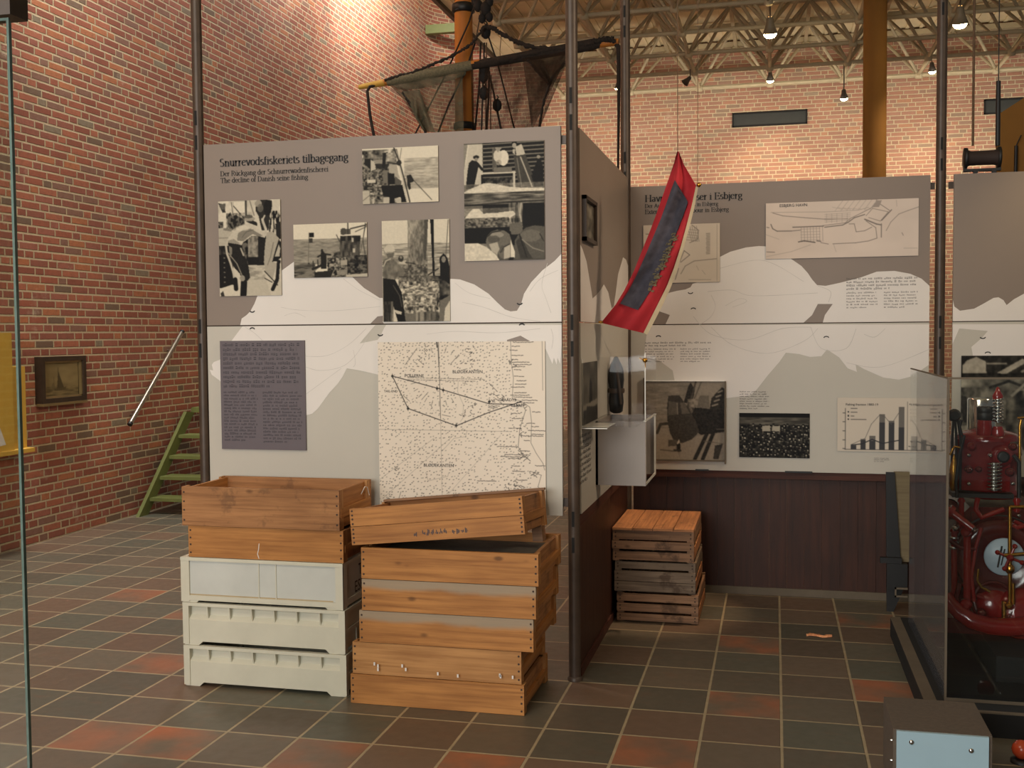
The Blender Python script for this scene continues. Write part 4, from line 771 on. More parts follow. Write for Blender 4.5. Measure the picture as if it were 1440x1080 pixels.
# back boards
BX0, BX1 = -.865, .868
t = bu = board('upper harbour board between the flag and the right post, taupe, with two plans', 'taupe', BX0, BX1, ZS+.003, ZT0-.045, Y=YK)
silh(t, [[(936, 458), (942, 443), (925, 437), (926, 425), (931.5, 418), (940, 412), (952, 409), (964, 407), (971, 404), (974, 399), (985, 396), (1000, 370), (1011, 362), (1027, 354), (1049, 348), (1067, 346), (1085, 347), (1100, 355), (1111, 363), (1127, 374), (1136, 384), (1142, 393), (1149, 401), (1161, 402), (1180, 398), (1211, 390), (1233, 382), (1258, 381), (1280, 385), (1296, 392), (1312, 402), (1312, 458), (1157, 458), (1160, 443), (1171, 427.5), (1150, 427.5), (1142, 443), (1130, 458)]], ZS+.003, ZT0-.045, Y=YK, x0=BX0, x1=BX1)
lines(t, [[(1010, 378), (1060, 366), (1090, 372), (1130, 396)], [(995, 410), (1030, 408), (1060, 416), (1150, 412)], [(1000, 415), (1006, 430), (1000, 445), (985, 456)], [(1020, 430), (1040, 420), (1050, 424), (1030, 432)], [(1150, 402), (1168, 410), (1165, 425)]], .003, Y=YK)
marks(t, [(971, 411, -1), (975, 435, 1)], Y=YK, s=.014)
m = MB().mat('ink'); heading(m, YK, 907, 284, 137, 'Havneudvidelser i Esbjerg', heavy=.26); heading(m, YK, 907, 292.5, 103, 'Der Ausbau des Hafens in Esbjerg'); heading(m, YK, 907, 301, 118, 'Extension of the harbour in Esbjerg'); m.build('heading_lettering', None, t)
def small_text(t, Y, x0, y0, x1, y1, n, seed, mat='smalltext', cols=1, th=.4):
    X0, X1, Z0, Z1 = rectY(Y, x0, y0, x1, y1); m = MB().mat(mat); w = (X1-X0)
    if cols == 2:
        textlines(m, (X0, Y, Z0), (1, 0, 0), (0, 0, 1), (0, -1, 0), w*.47, Z1-Z0, n, .0019, th, seed); m.build('small_text', None, t); m = MB().mat(mat); textlines(m, (X0+w*.52, Y, Z0), (1, 0, 0), (0, 0, 1), (0, -1, 0), w*.48, Z1-Z0, n, .0019, th, seed+1)
    else: textlines(m, (X0, Y, Z0), (1, 0, 0), (0, 0, 1), (0, -1, 0), w, Z1-Z0, n, .0019, th, seed)
    return m.build('small_text', None, t)
small_text(t, YK, 1190, 389, 1292, 408, 4, 1); small_text(t, YK, 1190, 409, 1292, 434, 6, 2, cols=2, th=.34)
JS = lambda a, b: (MB().mat('crackline').box(a, b, YK+.006, YK+.014, ZS-.003, ZS+.0025).build('joint_strip', None, t))
t = bl = board('lower harbour board behind the engine case and showcase, pale grey, prints along its foot', 'pale', BX0, BX1, ZB0, ZS-.003, Y=YK)
JS(BX0, BX1); silh(t, [[(911, 456), (908, 480), (905, 502), (927, 507), (946, 521), (949, 537), (975, 552), (1021, 560), (1055, 556), (1064, 548), (1080, 527.5), (1096, 509), (1105, 496), (1124, 498), (1139, 502), (1155, 501), (1163, 491.5), (1180, 502.5), (1192, 518), (1205, 523), (1203, 512), (1215, 519), (1224, 523), (1242, 531), (1264, 534), (1283, 529), (1312, 513), (1312, 456)]], ZB0, ZS-.003, Y=YK, x0=BX0, x1=BX1)
lines(t, [[(975, 445), (1000, 470), (1050, 478), (1100, 462), (1140, 460)], [(1000, 460), (1030, 485), (1080, 497), (1130, 480), (1150, 462)], [(1140, 460), (1155, 490), (1190, 490), (1204, 462)], [(1190, 510), (1240, 516), (1310, 490)], [(1215, 470), (1230, 474), (1245, 462)]], .003, Y=YK)
marks(t, [(926, 474, 1), (1162, 475, 1)], Y=YK, s=.014)
small_text(t, YK, 907, 480, 1003, 488, 2, 3); small_text(t, YK, 907, 489, 1003, 510, 6, 4, cols=2, th=.34); small_text(t, YK, 1040, 549, 1082, 576, 8, 5, mat='plumink', th=.3); small_text(t, YK, 1229, 643, 1252, 650, 3, 6, mat='plumink', th=.3)
for x in (985, 1111, 1130): a = onY(x, 664, YK); m = MB().mat('black'); m.box(a[0]-.03, a[0]+.05, YK-.012, YK, ZB0-.004, ZB0+.006); m.build('clip', None, t)
RX0, RX1 = .995, 2.72
t = ru = board('upper board at the far right beyond the right post, taupe', 'taupe', RX0, RX1, ZS+.003, ZT0-.045, Y=YK)
silh(t, [[(1330, 418), (1333, 422), (1342, 431), (1350, 437), (1370, 434), (1383, 427), (1397, 419), (1404, 418), (1411, 422), (1415.5, 429), (1425.5, 421), (1440, 413), (1480, 398), (1560, 385), (1700, 400), (1760, 420), (1760, 460), (1330, 460)]], ZS+.003, ZT0-.045, Y=YK, x0=RX0, x1=RX1)
t = rl = board('lower board at the far right behind the red engine, pale grey', 'pale', RX0, RX1, ZB0, ZS-.003, Y=YK)
JS(RX0, RX1); silh(t, [[(1330, 456), (1330, 488), (1334, 484), (1349, 462), (1389, 465.5), (1381, 475), (1366, 488), (1368, 500), (1390, 520), (1500, 560), (1760, 540), (1760, 456)]], ZB0, ZS-.003, Y=YK, x0=RX0, x1=RX1)
marks(t, [(1382, 474, -1), (1389, 497, 1)], Y=YK, s=.014)

# wainscot below the back and side boards
def wains(label, a, b, fixed, axis, z1):
    t = thing('wainscot', label, 'wall panelling', ((a+b)/2, fixed, 0) if axis == 'x' else (fixed, (a+b)/2, 0)); m = MB().mat('wains'); n_ = int((b-a)/.098); w = (b-a)/n_
    for k in range(n_):
        p, q = a+k*w+.0006, a+(k+1)*w-.0006
        if axis == 'x': m.box(p, q, fixed, fixed+.018, .03, z1)
        else: m.box(fixed-.018, fixed, p, q, .03, z1)
    m.build('vertical_boards', None, t)
    m = MB().mat('wcap'); (m.box(a, b, fixed-.052, fixed+.02, z1-.045, z1) if axis == 'x' else m.box(fixed-.02, fixed+.006, a, b, z1-.05, z1)); m.build('top_rail', None, t)
    m = MB().mat('rail' if axis == 'x' else 'wcap'); (m.box(a, b, fixed-.01, fixed+.02, 0, .045) if axis == 'x' else m.box(fixed-.02, fixed+.01, a, b, 0, .045)); m.build('skirting', None, t)
wains('red-brown vertical boarding under the harbour board', -.86, .9, 6.77, 'x', ZB0-.001)
wains('red-brown vertical boarding behind the red engine', .95, 2.8, 6.77, 'x', ZB0-.001)
wains('red-brown boarding under the side board along the aisle', 4.95, 6.66, XS-.012, 'y', ZB0-.006)

# ---------------------------------------------------------------- prints hung on the boards
def hang(cv, name, label, cat, Y, x0, y0, x1, y1, mat='photo', **kw):
    X0, X1, Z0, Z1 = rectY(Y, x0, y0, x1, y1); o = print_mesh(cv, name, (X0, Y-.0018, Z0), (1, 0, 0), (0, 0, 1), (0, -1, 0), X1-X0, Z1-Z0, mat, **kw)
    return tag(o, label, cat)
hang(pic_man(), 'photograph', 'black and white photograph of a shirtless man bending over on deck', 'photograph', YF, 309, 282, 396, 416)
hang(pic_flagboat(), 'photograph', 'black and white photograph of a wheelhouse and marker flag at sea', 'photograph', YF, 414, 314.5, 517, 390)
hang(pic_deck(), 'photograph', 'black and white photograph of a crowded fishing deck crossed by a stay', 'photograph', YF, 510.5, 207.5, 617, 285.5)
hang(pic_haul(), 'photograph', 'upright photograph of a man in a cap emptying a net of fish', 'photograph', YF, 538.5, 309.5, 633, 452)
hang(pic_icehouse(), 'photograph', 'tall black and white photograph of men handling ice, right end of the seine board', 'photograph', YF, 653.5, 200, 766, 366)
sc = hang(pic_seachart(), 'sea_chart', 'cream sea chart with a black course line, dotted with depth soundings', 'chart', YF, 533.5, 480.5, 767.5, 712, mat='paper', dark=np.array(lin((30, 26, 26))), light=np.array(lin((230, 217, 200))), gam=1.6)
def on_chart(text, zx, zy, w, sc=sc):  # region coordinates of the chart close-up
    a, b = onY(520+zx/4.319, 470+zy/4.32, YF), onY(520+(zx+w)/4.319, 470+zy/4.32, YF)
    return sans('chart_lettering', text, (a[0], YF-.008, a[2]), (1, 0, 0), (0, 0, 1), (0, -1, 0), (b[0]-a[0])/len(text)*1.6, 'ink', sc, .0012)
for a in (('BLØDEKANTEN', 505, 236, 178), ('POLLERNE', 215, 260, 125), ('TAIL-END', 90, 352, 96), ('GRAADYB', 785, 406, 104), ('BARRE', 860, 440, 76), ('VYL', 728, 412, 42), ('BLØDEKANTEN', 330, 802, 178)): on_chart(*a)
def on_print(text, par, Y, px, py_, w, mat='ink', lift=.0095, k=1.42):
    a, b = onY(px, py_, Y), onY(px+w, py_, Y); return sans('print_lettering', text, (a[0], Y, a[2]), (1, 0, 0), (0, 0, 1), (0, -1, 0), (b[0]-a[0])/len(text)*k, mat, par, lift)
hb = hang(pic_harbour(), 'harbour_plan', 'wide cream line plan of the harbour titled ESBJERG HAVN', 'plan', YK, 1077, 282.5, 1291.5, 362, mat='paper', gam=1.3, dark=np.array(lin((50, 44, 44))), light=np.array(lin((212, 196, 182))))
on_print('ESBJERG HAVN', hb, YK, 1096, 291.5, 50)
hang(pic_plan(), 'harbour_plan', 'small squarish cream plan half hidden behind the red flag', 'plan', YK, 905, 315.5, 1012.5, 397.5, mat='paper', gam=1.4, dark=np.array(lin((60, 54, 52))), light=np.array(lin((204, 190, 172))))
ph = hang(pic_rail(), 'photograph', 'black and white photograph of two fishermen at the rail, framed behind the showcase', 'photograph', YK, 907, 536, 1019, 646, light=np.array(lin((206, 190, 168))), gam=1.5)
X0, X1, Z0, Z1 = rectY(YK, 907, 536, 1019, 646); m = MB().mat('rail'); m.box(X1, X1+.008, YK-.03, YK-.002, Z0-.02, Z1); m.box(X0-.008, X0, YK-.03, YK-.002, Z0, Z1+.02); m.box(X0, X1, YK-.02, YK-.002, Z0-.008, Z0); m.build('frame', None, ph)
m = MB().mat('acryledge'); m.box(X0, X1, YK-.02, YK-.002, Z1, Z1+.005); m.build('glazing_edge', None, ph)
hang(pic_group(), 'photograph', 'black and white group photograph of a crowd in rows, below the harbour board seam', 'photograph', YK, 1039.5, 581, 1138.5, 643.5)
bc = hang(pic_bars(), 'bar_chart', 'cream printed bar chart of fishing figures on the harbour board', 'chart', YK, 1177.5, 559.5, 1303, 635, mat='paper', dark=np.array(lin((28, 32, 42))), light=np.array(lin((206, 194, 178))))
on_print('Fishing fraction 1880-19', bc, YK, 1189, 570, 60, k=1.9)
hang(pic_hall(), 'photograph', 'black and white photograph on the far right board, its foot behind the red engine', 'photograph', YK, 1351, 500, 1486, 632)
# plum text board
X0, X1, Z0, Z1 = rectY(YF, 312, 479, 430.5, 632); t = thing('text_board', 'plum-grey text board left of the sea chart', 'text board', ((X0+X1)/2, YF-.004, Z0))
m = MB().mat('plum'); m.box(X0, X1, YF-.010, YF-.0018, Z0, Z1); m.build('board', None, t)
m = MB().mat('plumink'); a = X1-X0; b = Z1-Z0
textlines(m, (X0+.035*a, YF-.010, Z0+.56*b), (1, 0, 0), (0, 0, 1), (0, -1, 0), a*.92, b*.42, 10, .0008, .46, 21, .12); textlines(m, (X0+.035*a, YF-.010, Z0+.07*b), (1, 0, 0), (0, 0, 1), (0, -1, 0), a*.42, b*.47, 16, .0008, .42, 22); textlines(m, (X0+.5*a, YF-.010, Z0+.06*b), (1, 0, 0), (0, 0, 1), (0, -1, 0), a*.465, b*.48, 16, .0008, .42, 23)
m.build('small_text', None, t)
# small framed picture on the side board
y0, y1 = onX(818, 300, XS)[1], onX(834, 300, XS)[1]; z1, z0 = onX(818, 274, XS)[2], onX(818, 338, XS)[2]
t = thing('framed_picture', 'small black-framed picture on the taupe side board', 'picture', (XS, (y0+y1)/2, z0)); m = MB().mat('frame')
for (a, b, c, d) in ((y0, y1, z1-.018, z1), (y0, y1, z0, z0+.018), (y0, y0+.018, z0, z1), (y1-.018, y1, z0, z1)): m.box(XS, XS+.022, a, b, c, d)
m.build('frame', None, t)
c = Canvas(24, 30, (0, 0, 24, 30), .45); c.n(0, 0, 24, 30, .25, .55, 5); c.r(.7, 4, 4, 20, 12, .3); print_mesh(c, 'print', (XS, y0+.016, z0+.016), (0, 1, 0), (0, 0, 1), (1, 0, 0), y1-y0-.032, z1-z0-.032, parent=t)

# ---------------------------------------------------------------- acrylic showcase on the side board
ya, yb = 4.975, 5.86; yl = 5.377; zt, zm, zb = 1.485, 1.165, .845; xr = -.60
t = thing('acrylic_showcase', 'clear acrylic showcase over a grey box, fixed to the side board', 'showcase', (XS, yl, zb)); a = onY(838, 640, yl); b = onY(908, 640, yl); XB = b[0]
m = MB().mat('greybox'); m.box(XS, XB, yl, yl+.014, zb, zm); m.box(XS, XB, yb-.014, yb, zb, zm); m.box(XS, XS+.012, yl, yb, zb, zm); m.build('lower_box', None, t)
m = MB().mat('acryledge'); m.box(XB-.008, XB, yl+.014, yl+.028, zb+.02, zm); m.box(XB-.01, XB+.002, yl, yb, zm, zm+.006); m.box(XB-.008, XB, yl+.014, yb-.014, zb, zb+.01); m.box(XB-.008, XB, yb-.026, yb-.014, zb, zm); m.build('box_edge', None, t)
m = MB().mat('acryl'); m.box(XS, XB, ya, yb, zm+.006, zm+.010); m.box(XS, XB, yb-.004, yb, zm+.006, zt); m.box(XS+.01, XB, yl-.002, yl+.002, zm+.01, zt); m.build('acrylic_hood', None, t)
m = MB().mat('acryledge'); m.box(XS+.001, XS+.006, ya, ya+.006, zm, zt); m.box(XS+.001, XS+.12, ya, ya+.008, zm-.003, zm+.003); m.box(XB-.004, XB, yl, yl+.006, zm+.01, zt+.02); m.box(XS+.001, XS+.12, ya, ya+.28, zm+.0005, zm+.003); m.build('acrylic_edge', None, t)
m = MB().mat('brass'); q = (XB-.002, yl, zt-.015); m.lathe([(.006, -.012), (.012, -.006), (.012, .006), (.006, .012)], q, (1, 0, 0), 12); m.tube([(XB-.03, yl, zt-.005), (XB-.002, yl, zt-.015), (XB, yl, zt-.05)], .003, 6); m.build('catch', None, t)
# print and carved figure standing in it
y0, y1 = onX(817.5, 550, XS)[1], onX(838, 550, XS)[1]; c = Canvas(60, 70, (0, 0, 60, 70), .34); c.n(0, 0, 60, 70, .22, .42, 20); c.p(.1, [(22, 60), (26, 26), (30, 18), (36, 26), (38, 60)]); c.p(.5, [(0, 48), (60, 45), (60, 52), (0, 55)]); c.n(0, 54, 60, 70, .02, .3, 6); c.p(.14, [(10, 70), (14, 50), (50, 54), (52, 70)])
tag(print_mesh(c.blur(1), 'photograph', (XS+.0025, y0, zm+.012), (0, 1, 0), (0, 0, 1), (1, 0, 0), y1-y0, .29), 'small dark photograph of a lighthouse-like tower inside the acrylic showcase', 'photograph')
t = thing('carved_figure', 'dark rounded relic standing inside the acrylic showcase', 'relic', (XS+.045, 5.80, zm+.01)); bs = Vector(t.location)
m = MB().mat('black'); m.lathe([(.018, 0), (.034, .01), (.04, .06), (.036, .12), (.043, .18), (.04, .235), (.026, .27), (.016, .285), (.012, .30), (.001, .305)], bs, seg=18); m.build('body', None, t)
m = MB().mat('frame'); m.tube([bs+Vector((.03, -.036, .05)), bs+Vector((.02, -.045, .16)), bs+Vector((0, -.03, .27))], .008, 8); m.lathe([(.044, .0), (.046, .012), (.044, .024)], bs+Vector((0, 0, .11)), seg=18); m.build('binding', None, t)
# ================================================================ CRATES
NAIL = []
def nails(m, x, y, zs, dirv=-1):
    NAIL.extend((x, y, z) for z in zs)
NM = None
def drive(par):
    global NM
    for p in NAIL:
        if NM is None: o = MB().mat('nail').lathe([(.0045, 0), (.0045, .0014)], (0, 0, 0), (0, -1, 0), 8).build('nail', None, par, local=True); NM = o.data
        else: o = bpy.data.objects.new('nail', NM); COL.objects.link(o); o.parent = par
        o.location = p
    NAIL.clear()
def wood_crate(label, x0, x1, yf, z0, h, depth=.52, rz=0.0, mat='pine', side='pine3', planks=1, lid=None, floor_mat='pine3', group=None):
    w = x1-x0; t = thing('fish_crate', label, 'crate', ((x0+x1)/2, yf+depth/2, z0), rz, group); a = -w/2; b = w/2; f = -depth/2; k = depth/2; T = .017; G = .0015
    def P(name, m): return m.build(name, None, t, local=True)
    m = MB().mat(mat)
    for i in range(planks):
        zA, zB = h*i/planks+G, h*(i+1)/planks-(G if i == planks-1 else .001); m.box(a, b, f, f+T, zA, zB)
        for s in (a+.011, b-.011): nails(m, s, f, [zA+(zB-zA)*q for q in (.14, .4, .62, .86)])
    drive(P('front_board', m))
    m = MB().mat(mat); m.box(a, b, k-T, k, G, h-G); P('back_board', m)
    for s in (-1, 1):
        e = b-.014 if s > 0 else a+.014
        m = MB().mat(side); m.box(e-s*.016, e, f+T, k-T, G+.004, h-G-.006); P('end_board', m)
        m = MB().mat('pine'); m.box(e, e+s*.016, f+T, k-T+.002, h*.30, h*.52); P('end_batten', m)
        for yy in (f+T, k-T-.035):
            m = MB().mat('pine2'); m.box(e, e+s*.013, yy, yy+.035, G, h-G); P('corner_post', m)
    m = MB().mat(floor_mat); n_ = 5
    for i in range(n_): m.box(a+.03, b-.03, f+T+(depth-2*T)*i/n_+.003, f+T+(depth-2*T)*(i+1)/n_-.003, G+.002, .014)
    P('bottom_boards', m)
    if lid: m = MB().mat(lid); m.box(a+.034, b-.034, f+T+.001, k-T-.001, h-.052, h-.042); P('lid_sheet', m)
    return t
def X_(px, py_, Y): return onY(px, py_, Y)[0]
def Z_(px, py_, Y): return onY(px, py_, Y)[2]
# middle stack
YM = 4.385; LV = [0, Z_(615, 955.5, YM), Z_(614, 909.5, YM), Z_(629, 864.5, YM), Z_(631, 819, YM), Z_(632, 774, YM)]
GM = 'pine fish crates in the six-high stack'
spec = [(493.5, 737, 985, 'bottom crate of the six-high pine stack, nearly square to the floor', 'pine', 0, None), (496, 733, 930, 'second pine crate from the floor, dotted with white paint specks', 'pine2', 0, None),
        (505.5, 750, 885, 'third pine crate from the floor, its top edge weathered grey all along', 'pineg', .004, None), (509, 753.5, 842, 'fourth pine crate from the floor, grey patch at its upper left', 'pineg', 0, None),
        (508, 757, 796, 'fifth pine crate from the floor, dark grey lid showing under the tilted top crate', 'pine', 0, 'masonite')]
for i, (xa, xb, ym, lab, mt, dy, lid) in enumerate(spec):
    yy = YM+(.0, .004, .0, -.004, -.006)[i]; wood_crate(lab, X_(xa, ym, yy), X_(xb, ym, yy), yy, LV[i], LV[i+1]-LV[i], .488, mat=mt, lid=lid, group=GM)
z5 = LV[5]; D6 = .44; wl = X_(741, 757, YM)-X_(497, 767, YM); ang = math.atan2(24, 244); cx = X_(497, 767, YM)+wl/2*math.cos(ang); h6 = .160; cy = YM+D6/2-.012; z5 += math.sin(ang)*wl/2+.001
c6 = wood_crate('tilted top crate of the six-high pine stack, two front boards with a worn stencil', cx-wl/2, cx+wl/2, cy-D6/2, z5, h6, D6, 0, mat='pine', planks=2, group=GM)
c6.rotation_euler = (-math.radians(4.5), -ang, 0); c6.location.z -= .012
m = MB().mat('old'); m.prism([(wl/2-.05, D6/2-.10, 0), (wl/2-.006, D6/2-.10, 0), (wl/2-.004, D6/2-.10, -.066), (wl/2-.05, D6/2-.10, -.062)], (0, .07, 0)); m.build('support_block', None, c6, local=True)
m = MB().mat('old'); m.box(-wl/2+.01, wl/2+.01, D6/2-.05, D6/2-.018, h6+.0005, h6+.010); m.build('top_slat', None, c6, local=True)
m = MB().mat('plumink'); r = random.Random(4)
for k in range(13):
    if k in (1, 8): continue
    x = -.10+k*.019
    for j in range(3): a, b = r.uniform(0, .012), r.uniform(.012, .03); m.face([(x+j*.005, -D6/2-.0012, .02+a), (x+j*.005+.0035, -D6/2-.0012, .02+a), (x+j*.005+.0035, -D6/2-.0012, .02+b), (x+j*.005, -D6/2-.0012, .02+b)])
o = m.build('worn_stencil', None, c6, local=True)
m = MB().mat('white'); 
for (x, y) in ((528, 932), (533, 940), (567, 935), (572, 940), (617, 946), (645, 949), (705, 950), (722, 951), (704, 948), (533, 935)): p = onY(x, y, YM); m.box(p[0]-.004, p[0]+.003, -.2605, -.2601, p[2]-LV[1]-.008, p[2]-LV[1]+.006)
cr2 = [o for o in COL.objects if o.name.startswith('fish_crate')][1]; x2 = cr2.location.x; mm = MB().mat('white')
for v in range(0, len(m.f)): pass
m.v = [(x-x2, y, z) for (x, y, z) in m.v]; m.build('paint_speck', None, cr2, local=True)

# left stack: two pine crates over three plastic boxes
p0 = onZ(372, 974); YL = 4.447; LP = [0, Z_(372, 914, YL), Z_(372, 853, YL), Z_(370, 788, YL), Z_(373, 743, YL), Z_(367, 686.5, YL)]
def plastic_box(label, x0, x1, yf, z0, h, depth, kind, group):
    w = x1-x0; t = thing('plastic_fish_box', label, 'box', ((x0+x1)/2, yf+depth/2, z0), 0, group); a, b, f, k = -w/2, w/2, -depth/2, depth/2; G = .001; ft = .018
    def P(name, m): return m.build(name, None, t, local=True)
    m = MB().mat('plastic'); R = .022
    m.box(a, b, f, f+R, h-.016, h-G); m.box(a, b, k-R, k, h-.016, h-G); m.box(a, a+R, f+R, k-R, h-.016, h-G); m.box(b-R, b, f+R, k-R, h-.016, h-G)
    P('rim', m)
    m = MB().mat('plastg' if kind == 'flat' else 'plastic')
    if kind == 'flat':
        m.box(a+.012, b-.012, f+.010, f+.016, ft, h-.016); m.box(a+.012, b-.012, k-.016, k-.010, ft, h-.016); m.box(a+.006, a+.014, f+.016, k-.016, ft, h-.016); m.box(b-.014, b-.006, f+.016, k-.016, ft, h-.016)
    else:
        for (q, s) in ((f, 1), (k, -1)):
            # lower wall, shelf, recessed pocket wall
            m.prism([(a+.008, q+s*.006, ft), (a+.008, q+s*.006, h*.60), (a+.008, q+s*.026, h*.70), (a+.008, q+s*.030, h-.016), (a+.008, q+s*.036, h-.016), (a+.008, q+s*.034, h*.66), (a+.008, q+s*.014, h*.55), (a+.008, q+s*.014, ft)], (w-.016, 0, 0))
        for (q, s) in ((a, 1), (b, -1)): m.box(q+s*.008, q+s*.014, f+.012, k-.012, ft, h-.016)
    m.box(a+.012, b-.012, f+.012, k-.012, ft, ft+.006); P('walls', m)
    if kind == 'flat':
        m = MB().mat('plastic')
        for q in (f+.002, k-.010): m.box(a, a+.042, q, q+.008, ft*.2, h-.016); m.box(b-.036, b, q, q+.008, ft*.2, h-.016); m.box(a+.042, b-.036, q, q+.008, ft*.6, ft+.016)
        for xx in (-.012, .072): m.box(xx, xx+.004, f+.006, f+.010, ft+.016, h-.016)
        m.box(b-.006, b, f, f+.05, G, h-.016); m.box(b-.006, b, k-.05, k, G, h-.016); m.box(b-.006, b, f+.05, k-.05, ft*.6, ft+.02); P('frame_ribs', m)
        m = MB().mat('grime'); m.box(a+.03, b-.05, f+.0085, f+.0099, ft+.016, ft+.021); P('dirt_line', m)
        sans('stencil_lettering', 'TMA', (b+.0002-.006, f+.20, h*.56), (0, 1, 0), (0, 0, 1), (1, 0, 0), .075, 'plumink', None, .001); o = bpy.data.objects[[n for n in MATS if n.startswith('stencil_lettering')][-1]]; o.parent = t; o.matrix_parent_inverse = Matrix.Identity(4)
        sans('stencil_lettering', 'ESBJM', (b+.0002-.006, f+.15, h*.22), (0, 1, 0), (0, 0, 1), (1, 0, 0), .075, 'plumink', None, .001); o = bpy.data.objects[[n for n in MATS if n.startswith('stencil_lettering')][-1]]; o.parent = t
    else:
        n_ = 7
        for i in range(n_+1):
            x = a+.012+(w-.024)*i/n_
            for (q, s) in ((f, 1), (k, -1)): m = MB().mat('plastic'); m.prism([(x-.003, q+s*.002, h-.016), (x-.003, q+s*.034, h-.016), (x-.003, q+s*.034, h*.64), (x-.003, q+s*.012, h*.60)], (.006, 0, 0)); P('pocket_rib', m)
        m = MB().mat('plastic')
        for q in (a, b-.03):
            for y in (f+.001, k-.03): m.box(q, q+.03, y, y+.029, ft*.3, h-.016); P('corner_post', m); m = MB().mat('plastic')
        m.box(b-.005, b, f+.03, k-.03, h*.45, h*.55); P('end_rail', m); m = MB().mat('plastic'); m.box(a, a+.005, f+.03, k-.03, h*.45, h*.55); P('end_rail', m)
        for q in (f+.14, f+.26, f+.38): m = MB().mat('plastic'); m.box(b-.005, b-.001, q, q+.008, ft, h*.45); P('end_rib', m)
    for q in (a+.006, b-.076):
        for y in (f+.006, k-.046):
            m = MB().mat('plastic'); m.prism([(q, y, 0), (q+.07, y, 0), (q+.07+(.02 if q < 0 else 0), y, ft), (q-(.02 if q > 0 else 0), y, ft)], (0, .04, 0)); P('foot', m)
    return t
GP = 'off-white plastic fish boxes under the pine crates'; DL = .54
plastic_box('bottom off-white plastic fish box with a row of pockets, standing on the tiles', X_(258.5, 935, YL), X_(487, 950, YL), YL, 0, LP[1], DL, 'pocket', GP)
plastic_box('middle off-white plastic fish box with a row of pockets', X_(257, 875, YL), X_(485, 890, YL), YL, LP[1], LP[2]-LP[1], DL, 'pocket', GP)
plastic_box('topmost off-white plastic fish box with flat recessed sides and black stencil', X_(254, 815, YL), X_(482, 825, YL), YL, LP[2], LP[3]-LP[2], DL, 'flat', GP)
GL2 = 'pine crates on the plastic fish boxes'
w2 = wood_crate('shallow orange pine crate with a dangling string, directly on the plastic boxes', X_(264, 758, YL), X_(482, 770, YL), YL+.006, LP[3], LP[4]-LP[3], .40, mat='pine', group=GL2)
m = MB().mat('white'); m.tube([(.0, -.252, .085), (.002, -.262, .06), (-.003, -.263, .04), (.005, -.265, .02)], .0018, 6); m.build('string', None, w2, local=True)
w1 = wood_crate('deep open pine crate topping the stack left of the sea chart', X_(256.5, 710, YL), X_(477.5, 718, YL), YL-.004, LP[4], LP[5]-LP[4], .392, mat='pine3', side='pine', group=GL2)
m = MB().mat('white'); m.tube([(.40-.03, .10, .12), (.385, .11, .155), (.39, .13, .15), (.392, .15, .11)], .0022, 6); m.build('string', None, w1, local=True)

# right stack of weathered crates in the aisle
def slat_crate(label, x0, x1, yf, z0, h, depth, mat, rows, top=None, group=None):
    w = x1-x0; t = thing('slatted_crate', label, 'crate', ((x0+x1)/2, yf+depth/2, z0), 0, group); a, b, f, k = -w/2, w/2, -depth/2, depth/2; G = .0015
    def P(name, m): return m.build(name, None, t, local=True)
    for (z0_, z1_, out) in rows:
        for (q, s) in ((f, 1), (k, -1)):
            m = MB().mat(mat); e = .012*(1-out); m.box(a+(.0 if out else .014), b-(.0 if out else .014), q+s*e, q+s*(e+.012), h*z0_+G, h*z1_-G)
            if s > 0:
                for xx in (a+.018, b-.018): nails(m, xx, q+e, [h*(z0_+(z1_-z0_)*v) for v in (.3, .7)])
            drive(P('slat', m))
    for q in (a+.002, b-.038):
        for y in (f+.0125, k-.0345): m = MB().mat(mat); m.box(q, q+.036, y, y+.022, G, h-G); P('corner_post', m)
    for (q, s) in ((a, 1), (b, -1)):
        for (za, zb_) in ((.08, .42), (.58, .94)): m = MB().mat('oldt' if s < 0 and za < .3 else mat); m.box(q, q+s*.012, f+.036, k-.036, h*za, h*zb_); P('side_slat', m)
    if top:
        n_ = 4
        for i in range(n_): m = MB().mat(top); m.box(a+w*i/n_+.002, a+w*(i+1)/n_-.002, f, k, h-.0125, h-.0005); P('top_board', m)
    else: m = MB().mat(mat); m.box(a+.014, b-.014, f+.026, k-.026, .004, .014); P('bottom_boards', m)
    return t
YR = 5.975; zz = [0, Z_(925, 835, YR), Z_(922, 790.5, YR), Z_(918, 743, YR)]; GR = 'weathered slatted crates in the aisle'
slat_crate('bottom weathered slatted crate standing in the aisle', X_(867.5, 855, YR), X_(982, 860, YR), YR, 0, zz[1], .62, 'old', [(.04, .30, 1), (.36, .64, 1), (.70, .98, 1)], None, GR)
slat_crate('greyest slatted crate, middle of the aisle stack', X_(864, 810, YR), X_(978, 812, YR), YR, zz[1], zz[2]-zz[1], .60, 'oldg', [(.04, .36, 1), (.36, .70, 1), (.74, .98, 0)], None, GR)
slat_crate('topmost slatted crate of the aisle stack, orange-lit top boards', X_(861, 765, YR), X_(976, 768, YR), YR-.01, zz[2], zz[3]-zz[2], .64, 'old', [(.03, .30, 0), (.36, .62, 1), (.64, .93, 0)], 'oldt', GR)

